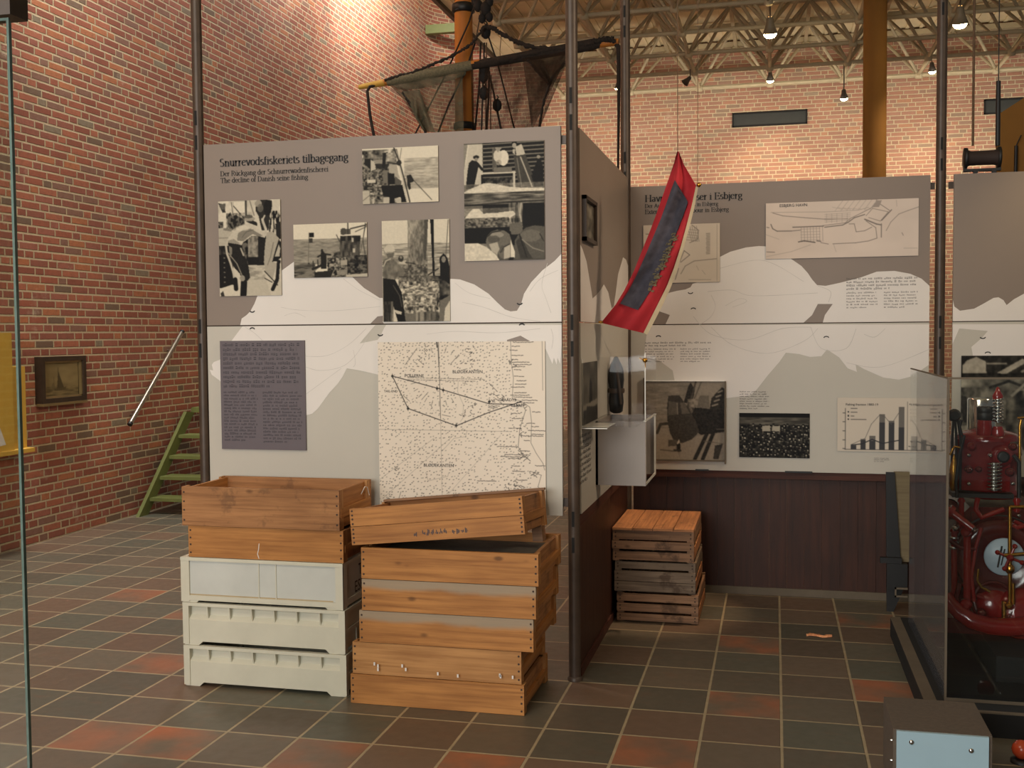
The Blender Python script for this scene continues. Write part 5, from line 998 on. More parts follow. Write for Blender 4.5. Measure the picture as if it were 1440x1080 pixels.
# ================================================================ LEFT WALL THINGS
# green steps
t = thing('green_steps', 'olive green open wooden steps against the brick wall, half hidden by the post', 'steps', (-5.1, 9.0, 0)); SX0, SX1 = -5.55, -4.70
s0 = onX(196, 727, SX0); s1 = onX(262, 578, SX0); yA, yB = s0[1], s1[1]; zB_ = s1[2]
for q in (SX0, SX1-.03):
    m = MB().mat('green'); m.prism([(q, yA-.06, 0), (q, yA+.09, 0), (q, yB+.09, zB_-.02), (q, yB-.05, zB_)], (.035, 0, 0)); m.build('stringer', None, t)
for (px, py_) in ((214, 699), (228, 669), (241, 640), (254, 611)):
    p = onX(px, py_, SX0+.03); m = MB().mat('green'); m.box(SX0+.036, SX1-.031, p[1]-.05, p[1]+.15, p[2]-.03, p[2]); m.build('tread', None, t)
m = MB().mat('green'); m.box(SX0, SX1, yB+.09, yB+.8, zB_-.02, zB_+.03); m.build('landing', None, t)
m = MB().mat('greend'); m.box(SX0, SX1, yB+.45, yB+.48, .0, zB_-.02); m.box(SX0+.25, SX0+.5, yB+.3, yB+.33, 0.0, zB_-.02); m.build('back_board', None, t)
# steel handrail
a, b = onX(183, 596, -5.54), onX(256, 467, -5.54); t = thing('handrail', 'slanting steel handrail on the brick wall above the green steps', 'handrail', (-5.58, (a[1]+b[1])/2, a[2]))
m = MB().mat('alu'); m.tube([a, b], .021, 14); m.build('tube', None, t)
for s in (.15, .85): p = a+(b-a)*s; m = MB().mat('alu'); m.tube([(XL, p[1], p[2]-.05), (-5.56, p[1], p[2]-.05), (-5.54, p[1], p[2]-.01)], .008, 8); m.build('bracket', None, t)
for p, q in ((a, 1), (b, -1)): m = MB().mat('black'); d = Vector(b-a).normalized()*q; m.tube([Vector(p)-d*.012, Vector(p)+d*.012], .0225, 14); m.build('end_cap', None, t)
# ship picture
y0, y1 = onX(60, 540, -5.55)[1], onX(122, 540, -5.55)[1]; z1, z0 = onX(92, 501, -5.55)[2], onX(92, 565, -5.55)[2]
t = thing('ship_picture', 'dark-framed brown picture of a sailing ship on the brick wall', 'picture', (XL, (y0+y1)/2, z0)); fr = .036
for (n_, ya_, yb_, za_, zb_) in (('frame_side', y0, y0+fr, z0, z1), ('frame_side', y1-fr, y1, z0, z1), ('frame_top', y0+fr, y1-fr, z1-fr, z1), ('frame_foot', y0+fr, y1-fr, z0, z0+fr)):
    m = MB().mat('frame'); m.box(XL+.001, XL+.07, ya_, yb_, za_, zb_); m.build(n_, None, t)
m = MB().mat('gold'); i_ = .014
for (p, q, r_, s) in ((y0+fr, y0+fr+i_, z0+fr, z1-fr), (y1-fr-i_, y1-fr, z0+fr, z1-fr), (y0+fr, y1-fr, z1-fr-i_, z1-fr), (y0+fr, y1-fr, z0+fr, z0+fr+i_)): m.box(XL+.03, XL+.055, p, q, r_, s)
m.box(XL+.01, XL+.075, y0, y1, z0-.022, z0-.002); m.build('gilt_slip', None, t)
print_mesh(pic_ship(), 'picture_print', (XL+.02, y0+fr+i_, z0+fr+i_), (0, 1, 0), (0, 0, 1), (1, 0, 0), y1-y0-2*(fr+i_), z1-z0-2*(fr+i_), 'paper', np.array(lin((40, 32, 20))), np.array(lin((206, 184, 130))), parent=t, gam=.85)
# yellow boards
a, b = onX(-60, 500, -5.5), onX(35, 515, -5.5); c0_, c1_ = onX(20, 632, -5.5), onX(17, 468, -5.45)
t = thing('yellow_wall_case', 'yellow wall case on the brick, its right end visible beside the glass edge', 'display case', (XL, b[1]-.5, c0_[2]))
m = MB().mat('mustard'); m.box(XL, -5.5, b[1]-1.4, b[1], c0_[2], b[2]); m.build('body', None, t)
m = MB().mat('mustard'); m.box(XL, -5.44, b[1]-1.4, b[1]+.01, c0_[2]-.03, c0_[2]); m.build('shelf', None, t)
yq = onX(17, 500, -5.45)[1]; t2 = thing('yellow_board', 'tall yellow board seen through the glass at the left edge', 'board', (-5.47, yq-.7, c0_[2]+.002))
m = MB().mat('mustard'); m.box(-5.499, -5.45, yq-1.2, yq, c0_[2]+.001, c1_[2]); m.build('panel', None, t2)
m = MB().mat('white'); p = onX(6, 620, -5.448); m.prism([(-5.4499, p[1]-.35, p[2]-.06), (-5.4499, p[1]+.02, p[2]-.03), (-5.4499, p[1]-.05, p[2]+.12), (-5.4499, p[1]-.35, p[2]+.2)], (.001, 0, 0)); m.build('paper_note', None, t2)
# glass case in the left foreground
YG = 2.1; e0 = onY(16, 28, YG); e1 = onY(34, 1060, YG); gx = (e0[0]+e1[0])/2+.003
t = thing('glass_case', 'tall glass case cut by the left edge of the picture, brown head', 'glass case', (gx-.4, YG+.2, 0))
m = MB().mat('glass'); m.box(gx-.9, gx-.006, YG, YG+.006, .3, e0[2]); m.build('front_pane', None, t)
m = MB().mat('gedge'); m.box(gx-.006, gx, YG, YG+.009, .3, e0[2]); m.build('pane_edge', None, t)
m = MB().mat('gedge'); m.box(gx-.9, gx, YG, YG+.006, e0[2], e0[2]+.006); m.build('pane_top_edge', None, t)
m = MB().mat('frame'); m.box(gx-.9, gx+.012, YG-.01, YG+.05, e0[2]+.010, e0[2]+.12); m.build('head', None, t)
m = MB().mat('frame'); m.box(gx-.9, gx+.01, YG-.01, YG+.5, 0, .3); m.build('base', None, t)
m = MB().mat('rail'); m.box(gx-.9, gx-.86, YG+.01, YG+.5, .3, e0[2]+.01); m.build('corner_post', None, t)

# ================================================================ FLAG
YP = 5.35
t = thing('red_pennant', 'red pennant with a faded navy field hanging askew before the harbour board', 'flag', (-.7, YP, 1.6))
Lp = [(952.5, 212), (947, 232), (940, 252), (932, 275), (924, 298), (914, 325), (903, 352), (891, 382), (878, 408), (866, 428), (845, 454)]
Rp = [(955, 214), (962, 232), (971, 247), (979.5, 262), (974, 288), (967, 315), (958, 348), (950, 376), (940, 402), (928, 428), (907, 469)]
def lerp(a, b, s): return (a[0]+(b[0]-a[0])*s, a[1]+(b[1]-a[1])*s)
def chain(pts, n_):
    o = []
    for i in range(n_+1): s = i/n_*(len(pts)-1); k = min(int(s), len(pts)-2); o.append(lerp(pts[k], pts[k+1], s-k))
    return o
LL, RR = chain(Lp, 60), chain(Rp, 60)
def flagpt(x, y, i, j): p = onY(x, y, YP+.022*math.sin(j*.55+i*.10)+.012*math.sin(i*.3)); return p
m = MB().mat('red'); rows = [[flagpt(*lerp(LL[i], RR[i], j/16), i, j) for j in range(17)] for i in range(61)]; m.grid(rows); back = [[p+np.array((0, .004, 0)) for p in r_] for r_ in rows]; m.grid(back); cl = m.build('cloth', None, t)
NL = chain([(949, 253), (945, 263), (937, 286), (929, 308), (919, 332), (908, 358), (896, 385), (885, 407), (872, 427)], 50); NR = chain([(949.5, 254), (958, 268), (967.5, 284), (960, 305), (951, 328), (941, 352), (930, 378), (915, 408), (897, 436)], 50)
GRD = np.array([[lerp(LL[i], RR[i], j/32) for j in range(33)] for i in range(61)])
def near(x, y):  # lie on the cloth
    q = np.argmin((GRD[:, :, 0]-x)**2+(GRD[:, :, 1]-y)**2); return int(q//33), (q % 33)/2
def near_old(x, y):
    best = None
    for i in range(61):
        yy = LL[i][1]
        d = abs((LL[i][1]+RR[i][1])/2-y)
        if best is None or d < best[0]: best = (d, i)
    i = best[1]; w = RR[i][0]-LL[i][0]; j = max(0, min(16, (x-LL[i][0])/max(w, 1)*16)); return i, j
def oncloth(x, y, off): i, j = near(x, y); p = onY(x, y, YP+.022*math.sin(j*.55+i*.10)+.012*math.sin(i*.3)-off); return p
m = MB().mat('navy'); m.grid([[oncloth(*lerp(NL[i], NR[i], j/10), .010) for j in range(11)] for i in range(51)]); m.build('navy_field', None, t)
m = MB().mat('goldcl'); r = random.Random(8); spine = chain([(948, 330), (944, 338), (939, 350), (933, 364), (926, 378), (919, 392), (914, 408)], 40)
for i, (x, y) in enumerate(spine):
    for _ in range(3):
        a = r.uniform(-5, 4); b = a+r.uniform(1, 5); yy = y+r.uniform(-3, 3); m.face([oncloth(x+a, yy, .013), oncloth(x+b, yy-.5, .013), oncloth(x+b-.4, yy+1.6, .013), oncloth(x+a-.4, yy+2, .013)])
m.build('worn_gilt_lettering', None, t)
m = MB().mat('hem'); HR = chain([(981.5, 264), (977, 290), (970, 318), (961, 350), (953, 378), (943, 405), (931, 431), (910, 471)], 40); HL = chain([(978.5, 262), (973, 288), (966, 315), (957, 348), (948, 376), (938, 402), (925, 428), (905, 468)], 40)
m.grid([[oncloth(*HL[i], .009), oncloth(*HR[i], .009)] for i in range(41)]); m.grid([[oncloth(*HL[i], -.008), oncloth(*HR[i], -.008)] for i in range(41)]); m.build('hoist_hem', None, t)
m = MB().mat('rope2'); p = onY(953, 212, YP); q = onY(981, 261, YP); m.tube([p, (p[0], YP, 5.43)], .0022, 6); m.tube([q, (q[0]+.01, YP, 5.43)], .0016, 6); m.build('hanging_line', None, t)
m = MB().mat('brass'); p = onY(983, 260, YP-.01); m.lathe([(.001, -.012), (.01, -.006), (.012, 0), (.01, .006), (.001, .012)], p, (1, 0, 0), 12); p = onY(845, 453, YP-.01); m.lathe([(.004, -.012), (.008, 0), (.004, .012)], p, (1, 0, 0), 10); m.build('toggle', None, t)

# ================================================================ MAST, SPAR, NET (behind the seine board)
YMt = 9.0
def M_(x, y, dy=0.0): return Vector(onY(x, y, YMt+dy))
p = M_(652.5, 100); tm = thing('ship_mast', 'varnished wooden mast with rigging standing behind the seine fishing board', 'mast', (p.x, YMt, 0))
r_ = (M_(665, 100).x-M_(640, 100).x)/2
m = MB().mat('spar'); m.lathe([(r_*1.12, 0), (r_*1.05, 3), (r_*.98, 4.2), (r_*.9, 5.38)], (p.x, YMt, 0), seg=28); m.build('pole', None, tm)
m = MB().mat('black'); m.lathe([(r_*1.08, -.03), (r_*1.2, -.02), (r_*1.2, .02), (r_*1.08, .03)], (p.x, YMt, M_(652, 178).z), seg=24); m.build('iron_band', None, tm)
m = MB().mat('black'); m.lathe([(r_*1.0, -.04), (r_*1.25, -.03), (r_*1.25, .03), (r_*1.0, .04)], (p.x, YMt, M_(652, 12).z), seg=24); m.tube([M_(645, 12, -.1), M_(600, 10, -.1)][0:1]+[M_(640, 14, -.1)], .01, 6); m.build('iron_band', None, tm)
for pts, rr in (([(667, 8), (660, 30), (625, 108), (582, 192)], .007), ([(668, 60), (655, 100), (632, 145), (614, 192)], .008), ([(683, 40), (700, 90), (724, 184)], .007), ([(686, 95), (694, 130), (705, 184)], .009), ([(676, 60), (674, 120), (668, 184)], .008), ([(681, 60), (680, 100), (677, 184)], .007), ([(684, 60), (684, 100), (683, 184)], .006), ([(688, 100), (687, 140), (684, 184)], .010), ([(691, 105), (690, 140), (690, 184)], .005), ([(705, 50), (703, 70), (704, 95)], .003), ([(676, 20), (672, 40), (668, 62)], .006), ([(672, 2), (676, 20), (683, 36)], .006)):
    m = MB().mat('rope' if rr > .0065 else 'rope2'); m.tube([M_(x, y, -.16) for (x, y) in pts], rr, 6); m.build('rigging_rope', None, tm)
def block(x, y, s=1.0):
    c = M_(x, y, -.16); m = MB().mat('tar'); m.lathe([(.012*s, -.05*s), (.034*s, -.03*s), (.04*s, 0), (.034*s, .03*s), (.012*s, .05*s)], c, (0, 0, 1), 12); m.tube([c+Vector((0, 0, .05*s)), c+Vector((.012*s, 0, .065*s)), c+Vector((0, 0, .08*s))], .006*s, 6); m.build('pulley_block', None, tm)
for (x, y, s) in ((672, 8, 1.0), (683, 12, 1.15), (678, 26, .8), (688, 24, .8), (668, 2, .8), (688, 2, .9), (681, 96, 1.2), (680, 108, 1.0), (681, 131, 1.1), (699, 148, 1.0), (683, 45, 1.1)): block(x, y, s)
# spar with the net
ts = thing('spar', 'long slanting spar with a yellow tip crossing the mast, draped with net', 'spar', M_(685, 90))
sp = [(505, 122.5), (540, 116), (600, 104), (660, 92), (700, 86), (760, 76), (800, 69), (835, 62), (870, 59)]
m = MB().mat('ochre'); m.tube([M_(505, 122.5, -.22), M_(522, 119.5, -.22), M_(541, 116, -.22)], [.020, .025, .03], 14); m.build('painted_tip', None, ts)
m = MB().mat('spar'); m.tube([M_(x, y, -.22) for (x, y) in sp[1:]], [.03, .034, .036, .036, .034, .034, .034, .028], 14); m.build('pole', None, ts)
m = MB().mat('rope'); m.tube([M_(541, 117, -.22), M_(528, 119.5, -.23), M_(520, 122, -.24), M_(516.5, 128, -.24), M_(520, 160, -.24), M_(526, 192, -.24)], .013, 8); m.build('tail_rope', None, ts)
m = MB().mat('rope'); m.tube([M_(866, 62, -.22), M_(870, 66, -.23), M_(870, 90, -.23), M_(870, 160, -.23), M_(869, 242, -.23)], [.02, .022, .016, .012, .009], 8); m.build('tail_rope', None, ts)
for nm, mt, pts, rr in (('net_bundle', 'netr', [(545, 115.5), (570, 110), (600, 104), (664, 91.5)], [.034, .042, .045, .04]), ('net_bundle', 'rope', [(662, 92), (700, 86), (740, 79), (780, 72), (815, 66), (835, 62), (846, 60)], [.036, .038, .04, .042, .046, .044, .034])):
    m = MB().mat(mt); m.tube([M_(x, y, -.22) for (x, y) in pts], rr, 14); m.build(nm, None, ts)
def thick(pts, r0_, n_=90, seed=0):
    Q = chain(pts, n_); rr = random.Random(seed); return [M_(x+rr.uniform(-.7, .7), y+rr.uniform(-.8, .8), -.25) for (x, y) in Q], [r0_*(1+rr.uniform(-.35, .4)) for _ in Q]
for pts, rr in (([(541, 113), (560, 107), (580, 102), (600, 94), (620, 86), (637, 78), (652, 69), (665, 60), (674, 48), (680, 38), (684, 37)], .012), ([(684, 37), (694, 40), (706, 48), (722, 57), (740, 64), (760, 68), (790, 68), (815, 62), (835, 57), (852, 55), (866, 58)], .017), ([(700, 86), (760, 72), (800, 66), (830, 61), (850, 55), (862, 55)], .022)):
    a, b = thick(pts, rr, seed=len(pts)); m = MB().mat('rope'); m.tube(a, b, 8); m.build('net_headline', None, ts)
def netpatch(name, outline_top, outline_bot, mat, parent, n_=24, k=14, seed=1, depth=.12, dyo=-.2):
    T_, B_ = chain(outline_top, n_), chain(outline_bot, n_); rr = random.Random(seed); rows = []
    for j in range(k+1): rows.append([M_(*lerp(T_[i], B_[i], j/k), dyo+depth*math.sin(i*.9+seed)*(j/k)+rr.uniform(-.01, .01)) for i in range(n_+1)])
    m = MB().mat(mat); m.grid(rows, False, True, lambda i, j: (j*.05, i*.05)); return m.build(name, None, parent)
tn = thing('fishing_net', 'grey-green fishing net hanging from the left half of the spar, behind the mast', 'net', M_(590, 150)); 
netpatch('net_cloth', [(545, 117), (570, 111), (600, 105), (650, 94)], [(566, 138), (580, 160), (597, 186), (652, 186)], 'netg', tn)
netpatch('net_fold', [(548, 118), (575, 112), (620, 103), (655, 94)], [(560, 126), (590, 125), (625, 116), (655, 106)], 'netg', tn, 20, 6, 2, .04, -.24)
netpatch('net_fold', [(566, 128), (575, 128), (582, 127), (590, 126)], [(594, 182), (600, 184), (606, 186), (612, 186)], 'netg', tn, 10, 8, 4, .05, -.25)
tn = thing('fishing_net', 'dark brown fishing net hanging in a point from the right half of the spar', 'net', M_(740, 130))
netpatch('net_cloth', [(662, 93), (700, 87), (750, 79), (802, 69)], [(664, 184), (700, 184), (726, 184), (750, 180)], 'netb', tn, 26, 16, 5)
netpatch('net_cloth', [(735, 82), (760, 78), (785, 74), (806, 68)], [(748, 182), (752, 181), (756, 181), (760, 178)], 'netb', tn, 14, 14, 7, .08, -.26)
netpatch('net_fold', [(742, 84), (750, 84), (757, 84), (764, 84)], [(770, 120), (772, 119), (774, 118), (776, 117)], 'netb', tn, 8, 8, 8, .03, -.3)
for pts in ([(806, 70), (800, 82), (785, 98), (775, 112), (765, 140), (758, 180)], [(742, 84), (757, 102), (772, 118)], [(566, 130), (580, 152), (598, 186)]):
    a, b = thick(pts, .011, 40, 3); m = MB().mat('rope'); m.tube(a, b, 7); m.build('net_edge_rope', None, tn)
# ochre board and line roller at the far right
YO = 8.2; a = [onY(x, y, YO) for (x, y) in ((1402, 162), (1450, 131), (1520, 128), (1520, 270), (1402, 270))]
t = thing('ochre_board', 'ochre painted board with a cut-off corner above the far right boards', 'board', ((a[0][0]+a[3][0])/2, YO, 0)); m = MB().mat('column'); m.prism(a, (0, .05, 0)); m.build('panel', None, t)
m = MB().mat('black'); p, q = onY(1429, 205, YO-.03), onY(1428, 250, YO-.03); m.tube([q, p], .012, 8); p2 = onY(1436, 190, YO-.03); m.tube([p, p2], .004, 6); m.build('rod', None, t)
m = MB().mat('column'); m.box(a[3][0]-.5, a[3][0]-.4, YO, YO+.05, 0, a[3][2]); m.box(a[4][0]+.02, a[4][0]+.12, YO, YO+.05, 0, a[4][2]); m.build('leg', None, t)
YW = 6.715; c = onY(1381, 222, YW); zt_ = ZT0-.045
t = thing('line_roller', 'dark wooden line roller on a bracket atop the far right board, hung by two lines', 'roller', (c[0], YW, zt_))
hw = (onY(1405, 222, YW)[0]-onY(1358, 222, YW)[0])/2; R_ = .048
m = MB().mat('roller'); m.lathe([(R_, -hw*.92), (R_*.86, -hw*.7), (R_*.84, 0), (R_*.86, hw*.7), (R_, hw*.92)], c, (1, 0, 0), 24); m.build('drum', None, t)
for s in (-1, 1): m = MB().mat('black'); m.lathe([(R_*.5, -.012), (R_*1.25, -.008), (R_*1.25, .008), (R_*.5, .012)], (c[0]+s*hw, c[1], c[2]), (1, 0, 0), 24); m.build('flange', None, t)
m = MB().mat('black'); m.box(c[0]-hw-.01, c[0]+hw+.01, YW-.02, YW+.02, c[2]-R_-.028, c[2]-R_-.014)
for s in (-1, 1): m.box(c[0]+s*hw*1.05-.006, c[0]+s*hw*1.05+.006, YW-.015, YW+.015, c[2]-R_-.028, c[2]+.01)
m.build('bracket', None, t)
for s in (-.4, .7): m = MB().mat('black'); m.box(c[0]+s*hw-.012, c[0]+s*hw+.012, YW-.02, YW-.0, zt_+.0005, c[2]-R_-.028); m.build('foot', None, t)
a, b = onY(1368, 205, YW), onY(1403, 205, YW); m = MB().mat('rope2'); m.tube([a, (a[0], YW, 5.42)], .007, 8); m.build('hanging_line', None, t); m = MB().mat('black'); zz_ = onY(1403, 114, YW)[2]; m.tube([b, (b[0], YW, zz_)], .013, 8); m.tube([(b[0], YW, zz_), (b[0], YW, 5.42)], .003, 6); m.build('hanging_rod', None, t)

# ================================================================ ENGINE CASE
ZPL = .10; g0 = onZ(1328, 985, ZPL); GXc, GYc = g0[0], g0[1]; ztop = onY(1334, 532, GYc)[2]; GYb = onX(1279, 700, GXc)[1]
l0 = onZ(1299, 983, ZPL)
t = thing('engine_case', 'low black plinth with glass panes enclosing the red engine', 'display case', (GXc+.9, (GYc+GYb)/2, 0))
m = MB().mat('plinth'); m.box(l0[0], GXc+2.2, GYc-.11, GYb+.1, 0, ZPL-.006); m.build('plinth', None, t)
m = MB().mat('rail'); m.box(l0[0], GXc-.03, GYc-.11, GYb+.1, ZPL-.006, ZPL); m.box(GXc-.03, GXc+2.2, GYc-.11, GYc-.09, ZPL-.006, ZPL); m.build('plinth_border', None, t)
m = MB().mat('plinth'); m.box(GXc-.03, GXc+2.2, GYc-.09, GYb+.1, ZPL-.006, ZPL); m.build('plinth_top', None, t)
m = MB().mat('glassh'); m.box(GXc, GXc+.006, GYc, GYb, ZPL, ztop); m.build('side_pane', None, t)
m = MB().mat('glass'); m.box(GXc+.008, GXc+2.2, GYc, GYc+.006, ZPL, ztop); m.build('front_pane', None, t)
m = MB().mat('rail'); m.box(GXc-.001, GXc+.008, GYc-.002, GYc+.007, ZPL, ztop); m.box(GXc+.006, GXc+2.2, GYc-.001, GYc+.007, ztop-.004, ztop+.004); m.box(GXc-.001, GXc+.007, GYc, GYb, ztop-.003, ztop+.003); m.box(GXc+.006, GXc+2.2, GYc-.001, GYc+.007, ZPL, ZPL+.012); m.build('pane_trim', None, t)
m = MB().mat('plinth'); m.box(GXc+.25, GXc+2.0, GYc+.3, GYb-.15, ZPL, onY(1340, 893, 5.15)[2]-.03); m.build('engine_bed', None, t)
# upright plank beyond the case
pa = onZ(1262, 862); t = thing('beige_plank', 'beige plank on a black upright, beyond the left glass of the engine case', 'plank', (GXc-.15, 6.6, 0))
Yp = 6.52; x0, x1 = onY(1257, 720, Yp)[0], onY(1279, 720, Yp)[0]; z0, z1 = ZPL+.02, onY(1268, 664, Yp)[2]
m = MB().mat('beige'); m.prism([(x0+.03, Yp, onY(1268, 790, Yp)[2]), (x1, Yp, onY(1268, 790, Yp)[2]), (x1, Yp, z1), (x0, Yp, z1)], (0, .03, 0)); m.build('plank', None, t)
m = MB().mat('black'); xa = onY(1245, 720, Yp)[0]; m.prism([(xa, Yp-.02, z1), (x0, Yp-.02, z1), (x0+.05, Yp-.02, .12), (x0-.0, Yp-.02, .0), (xa+.01, Yp-.02, 0)], (0, .02, 0)); zq = onY(1252, 785, Yp)[2]; m.box(xa-.03, x0+.04, Yp-.05, Yp-.02, zq-.02, zq+.012); m.box(xa+.005, x0+.07, Yp-.06, Yp-.02, .14, zq-.02); m.build('iron_upright', None, t)
m = MB().mat('rail'); q0, q1 = onY(1258, 852, Yp-.1), onY(1276, 852, Yp-.1)
m.box(q0[0], q1[0], Yp-.11, Yp-.1, .105, .115); m.box(q0[0], q1[0], Yp-.11, Yp-.1, .15, .16); m.box(q0[0], q0[0]+.008, Yp-.11, Yp-.1, .105, .16); m.build('foot_bracket', None, t)

# ================================================================ RED ENGINE
YE = 5.25
def E_(x, y, dy=0.0): return Vector(onY(x, y, YE+dy))
def el(px0, px1, y, dy=0.0): return E_(px1, y, dy).x-E_(px0, y, dy).x
cE = E_(1400, 890); te = thing('marine_engine', 'glossy red single-cylinder marine engine with brass fittings inside the glass case', 'engine', (cE.x, YE+.2, onY(1340, 893, 5.15)[2]-.03))
zbase = onY(1340, 893, 5.15)[2]-.03
def eb(name, mat, fn): m = MB().mat(mat); fn(m); return m.build(name, None, te)
def cyl(m, a, b, r, seg=20): a = Vector(a); b = Vector(b); d = b-a; m.lathe([(r*.96, 0), (r, d.length*.03), (r, d.length*.97), (r*.96, d.length)], a, d, seg)
# crankcase
def crank(m):
    A = E_(1345, 712, .1); B = E_(1490, 712, .1); z1 = A.z; zc = E_(1345, 800).z
    m.prism([(A.x, YE+.1, zbase+.06), (B.x, YE+.1, zbase+.06), (B.x, YE+.1, z1-.05), (B.x-.08, YE+.1, z1), (A.x+.06, YE+.1, z1), (A.x, YE+.1, z1-.06)], (0, .5, 0))
    m.box(A.x-.05, B.x+.05, YE+.05, YE+.65, zbase, zbase+.07)
eb('crankcase', 'ered2', crank)
eb('cylinder_block', 'ered', lambda m: (m.lathe([(.135, 0), (.15, .01), (.15, .03), (.132, .04), (.132, .19), (.15, .20), (.15, .235), (.13, .25)], E_(1388, 697, .28), (0, 0, 1), 28), m.box(E_(1352, 690).x, E_(1428, 690).x, YE+.12, YE+.36, E_(1388, 690, .12).z, E_(1388, 618, .12).z)))
eb('gasket', 'black', lambda m: m.box(E_(1344, 695).x, E_(1432, 695).x, YE+.09, YE+.40, E_(1388, 700, .1).z, E_(1388, 694, .1).z))
eb('cylinder_head', 'ered', lambda m: (m.lathe([(.14, 0), (.14, .02), (.12, .035), (.06, .05)], E_(1388, 618, .24), (0, 0, 1), 28), m.lathe([(.03, 0), (.034, .01), (.03, .09)], E_(1384, 612, .02), (0, 0, 1), 16), m.lathe([(.028, 0), (.03, .01), (.02, .04)], E_(1403, 612, .02), (0, 0, 1), 16)))
eb('port', 'black', lambda m: m.lathe([(.026, -.02), (.026, .022), (.018, .024)], E_(1410, 642, .11), (0, -1, 0), 20))
eb('port_flange', 'ered', lambda m: m.lathe([(.05, -.01), (.05, .012), (.03, .02)], E_(1408, 641, .12), (0, -1, 0), 20))
eb('exhaust_pot', 'chrome', lambda m: m.lathe([(.062, 0), (.064, .01), (.064, .15), (.058, .158)], E_(1380, 606, .30), (0, 0, 1), 28))
eb('black_cap', 'black', lambda m: m.lathe([(.030, 0), (.034, .005), (.034, .03), (.032, .034), (.034, .038), (.034, .058), (.028, .063)], E_(1384.5, 591, .02), (0, 0, 1), 20))
def spring(m, x, y0, y1, r, turns, dy):
    a, b = E_(x, y0, dy), E_(x, y1, dy); n_ = turns*12
    m.tube([(a.x+r*math.cos(2*math.pi*i/12), a.y+r*math.sin(2*math.pi*i/12), a.z+(b.z-a.z)*i/n_) for i in range(n_+1)], .0035, 6); m.tube([a, b], r*.5, 10)
eb('valve_spring', 'chrome', lambda m: spring(m, 1403, 594, 560, .022, 7, .02)); eb('valve_spring', 'chrome', lambda m: spring(m, 1398, 690, 650, .030, 8, .06))
eb('spring_cap', 'ered', lambda m: m.lathe([(.022, 0), (.024, .015), (.012, .035), (.008, .05), (.001, .055)], E_(1403, 561, .02), (0, 0, 1), 16))
eb('oil_cup', 'brass', lambda m: (m.lathe([(.01, 0), (.018, .02), (.02, .10), (.012, .14), (.005, .17)], E_(1341, 690, .1), (0, 0, 1), 14),))
eb('lever_rods', 'black', lambda m: [m.tube([E_(a, 690, .1), E_(a+1, 620, .1), E_(a+b, 585, .1)], .006, 6) for a, b in ((1338, 3), (1344, -1), (1350, -4))])
eb('lever_head', 'black', lambda m: m.lathe([(.02, -.02), (.03, 0), (.02, .02)], E_(1342, 584, .1), (0, 1, 0), 14))
eb('flywheel_cover', 'ered2', lambda m: m.lathe([(.19, -.1), (.19, 0), (.17, .02), (.13, .025), (.12, .012), (.02, .012)], E_(1405, 788, .05), (0, -1, 0), 44))
eb('flywheel_rim', 'ered', lambda m: m.tube([Vector(E_(1405, 788, .02))+Vector((.19*math.cos(2*math.pi*k/40), 0, .19*math.sin(2*math.pi*k/40))) for k in range(24, 49)], .010, 8))
eb('dial', 'dial', lambda m: m.lathe([(.084, -.01), (.086, 0), (.082, .008), (.001, .010)], E_(1412, 783, .02), (0, -1, 0), 40))
eb('dial_marks', 'ink', lambda m: [m.ribbon([Vector(E_(1412, 783, .013))+Vector((r_*math.cos(a), 0, r_*math.sin(a))) for r_ in (.055, .075)], .004, (0, -1, 0)) for a in [math.pi*k/8 for k in range(16)]]+[m.ribbon([E_(1403, 798, .009), E_(1409, 768, .009)], .008, (0, -1, 0)), m.ribbon([E_(1408, 795, .009), E_(1413, 772, .009)], .006, (0, -1, 0))])
def valve(m):
    m.tube([E_(1420, 850, -.03), E_(1420, 712, -.03)], .009, 10); m.tube([E_(1420, 713, -.03), E_(1470, 713, -.03)], .009, 10); m.lathe([(.012, -.02), (.02, -.01), (.02, .01), (.012, .02)], E_(1420, 800, -.03), (0, 0, 1), 12)
    m.tube([E_(1412, 845, -.02), E_(1412, 880, -.02)], .012, 10); m.tube([E_(1425, 850, -.03), E_(1425, 820, -.03)], .007, 8)
eb('brass_pipe', 'brass', valve)
def cross(m):
    c = E_(1420, 784, -.05)
    for k in range(4): a = math.pi/4+k*math.pi/2+.4; m.tube([c, c+Vector((.05*math.cos(a), 0, .05*math.sin(a)))], [.007, .006], 8); m.lathe([(.001, -.012), (.011, -.005), (.011, .005), (.001, .012)], c+Vector((.055*math.cos(a), 0, .055*math.sin(a))), (0, 1, 0), 10)
    m.lathe([(.001, -.03), (.015, -.02), (.015, .01)], c, (0, 1, 0), 12)
eb('cross_handle', 'ered', cross)
eb('brass_cross_hub', 'brass', lambda m: m.tube([E_(1412, 781, -.05), E_(1440, 779, -.05)], .009, 8))
eb('exhaust_stub', 'ered', lambda m: (m.tube([E_(1332, 716, -.05), E_(1368, 744, -.09)], [.018, .018], 14), m.lathe([(.03, -.01), (.03, .01)], E_(1336, 719, -.05), (1, 0, -.7), 16)))
eb('stub_bore', 'black', lambda m: m.tube([E_(1368, 744, -.091), E_(1369, 745, -.092)], .013, 12))
for (x, ya, yb_, rr, dy) in ((1360, 745, 852, .017, -.02), (1342, 742, 838, .014, .02), (1352, 700, 745, .012, .04), (1430, 700, 720, .012, -.02)): eb('red_pipe', 'ered', lambda m: (m.tube([E_(x, ya, dy), E_(x, yb_, dy)], rr, 14), [m.lathe([(rr*1.4, -.006), (rr*1.4, .006)], E_(x, q, dy), (0, 0, 1), 14) for q in (ya+4, yb_-4)]))
eb('pipe_union', 'chrome', lambda m: [m.lathe([(.02, -.006), (.024, 0), (.02, .006)], E_(1342, q, .02), (0, 0, 1), 6) for q in (756, 762, 770)])
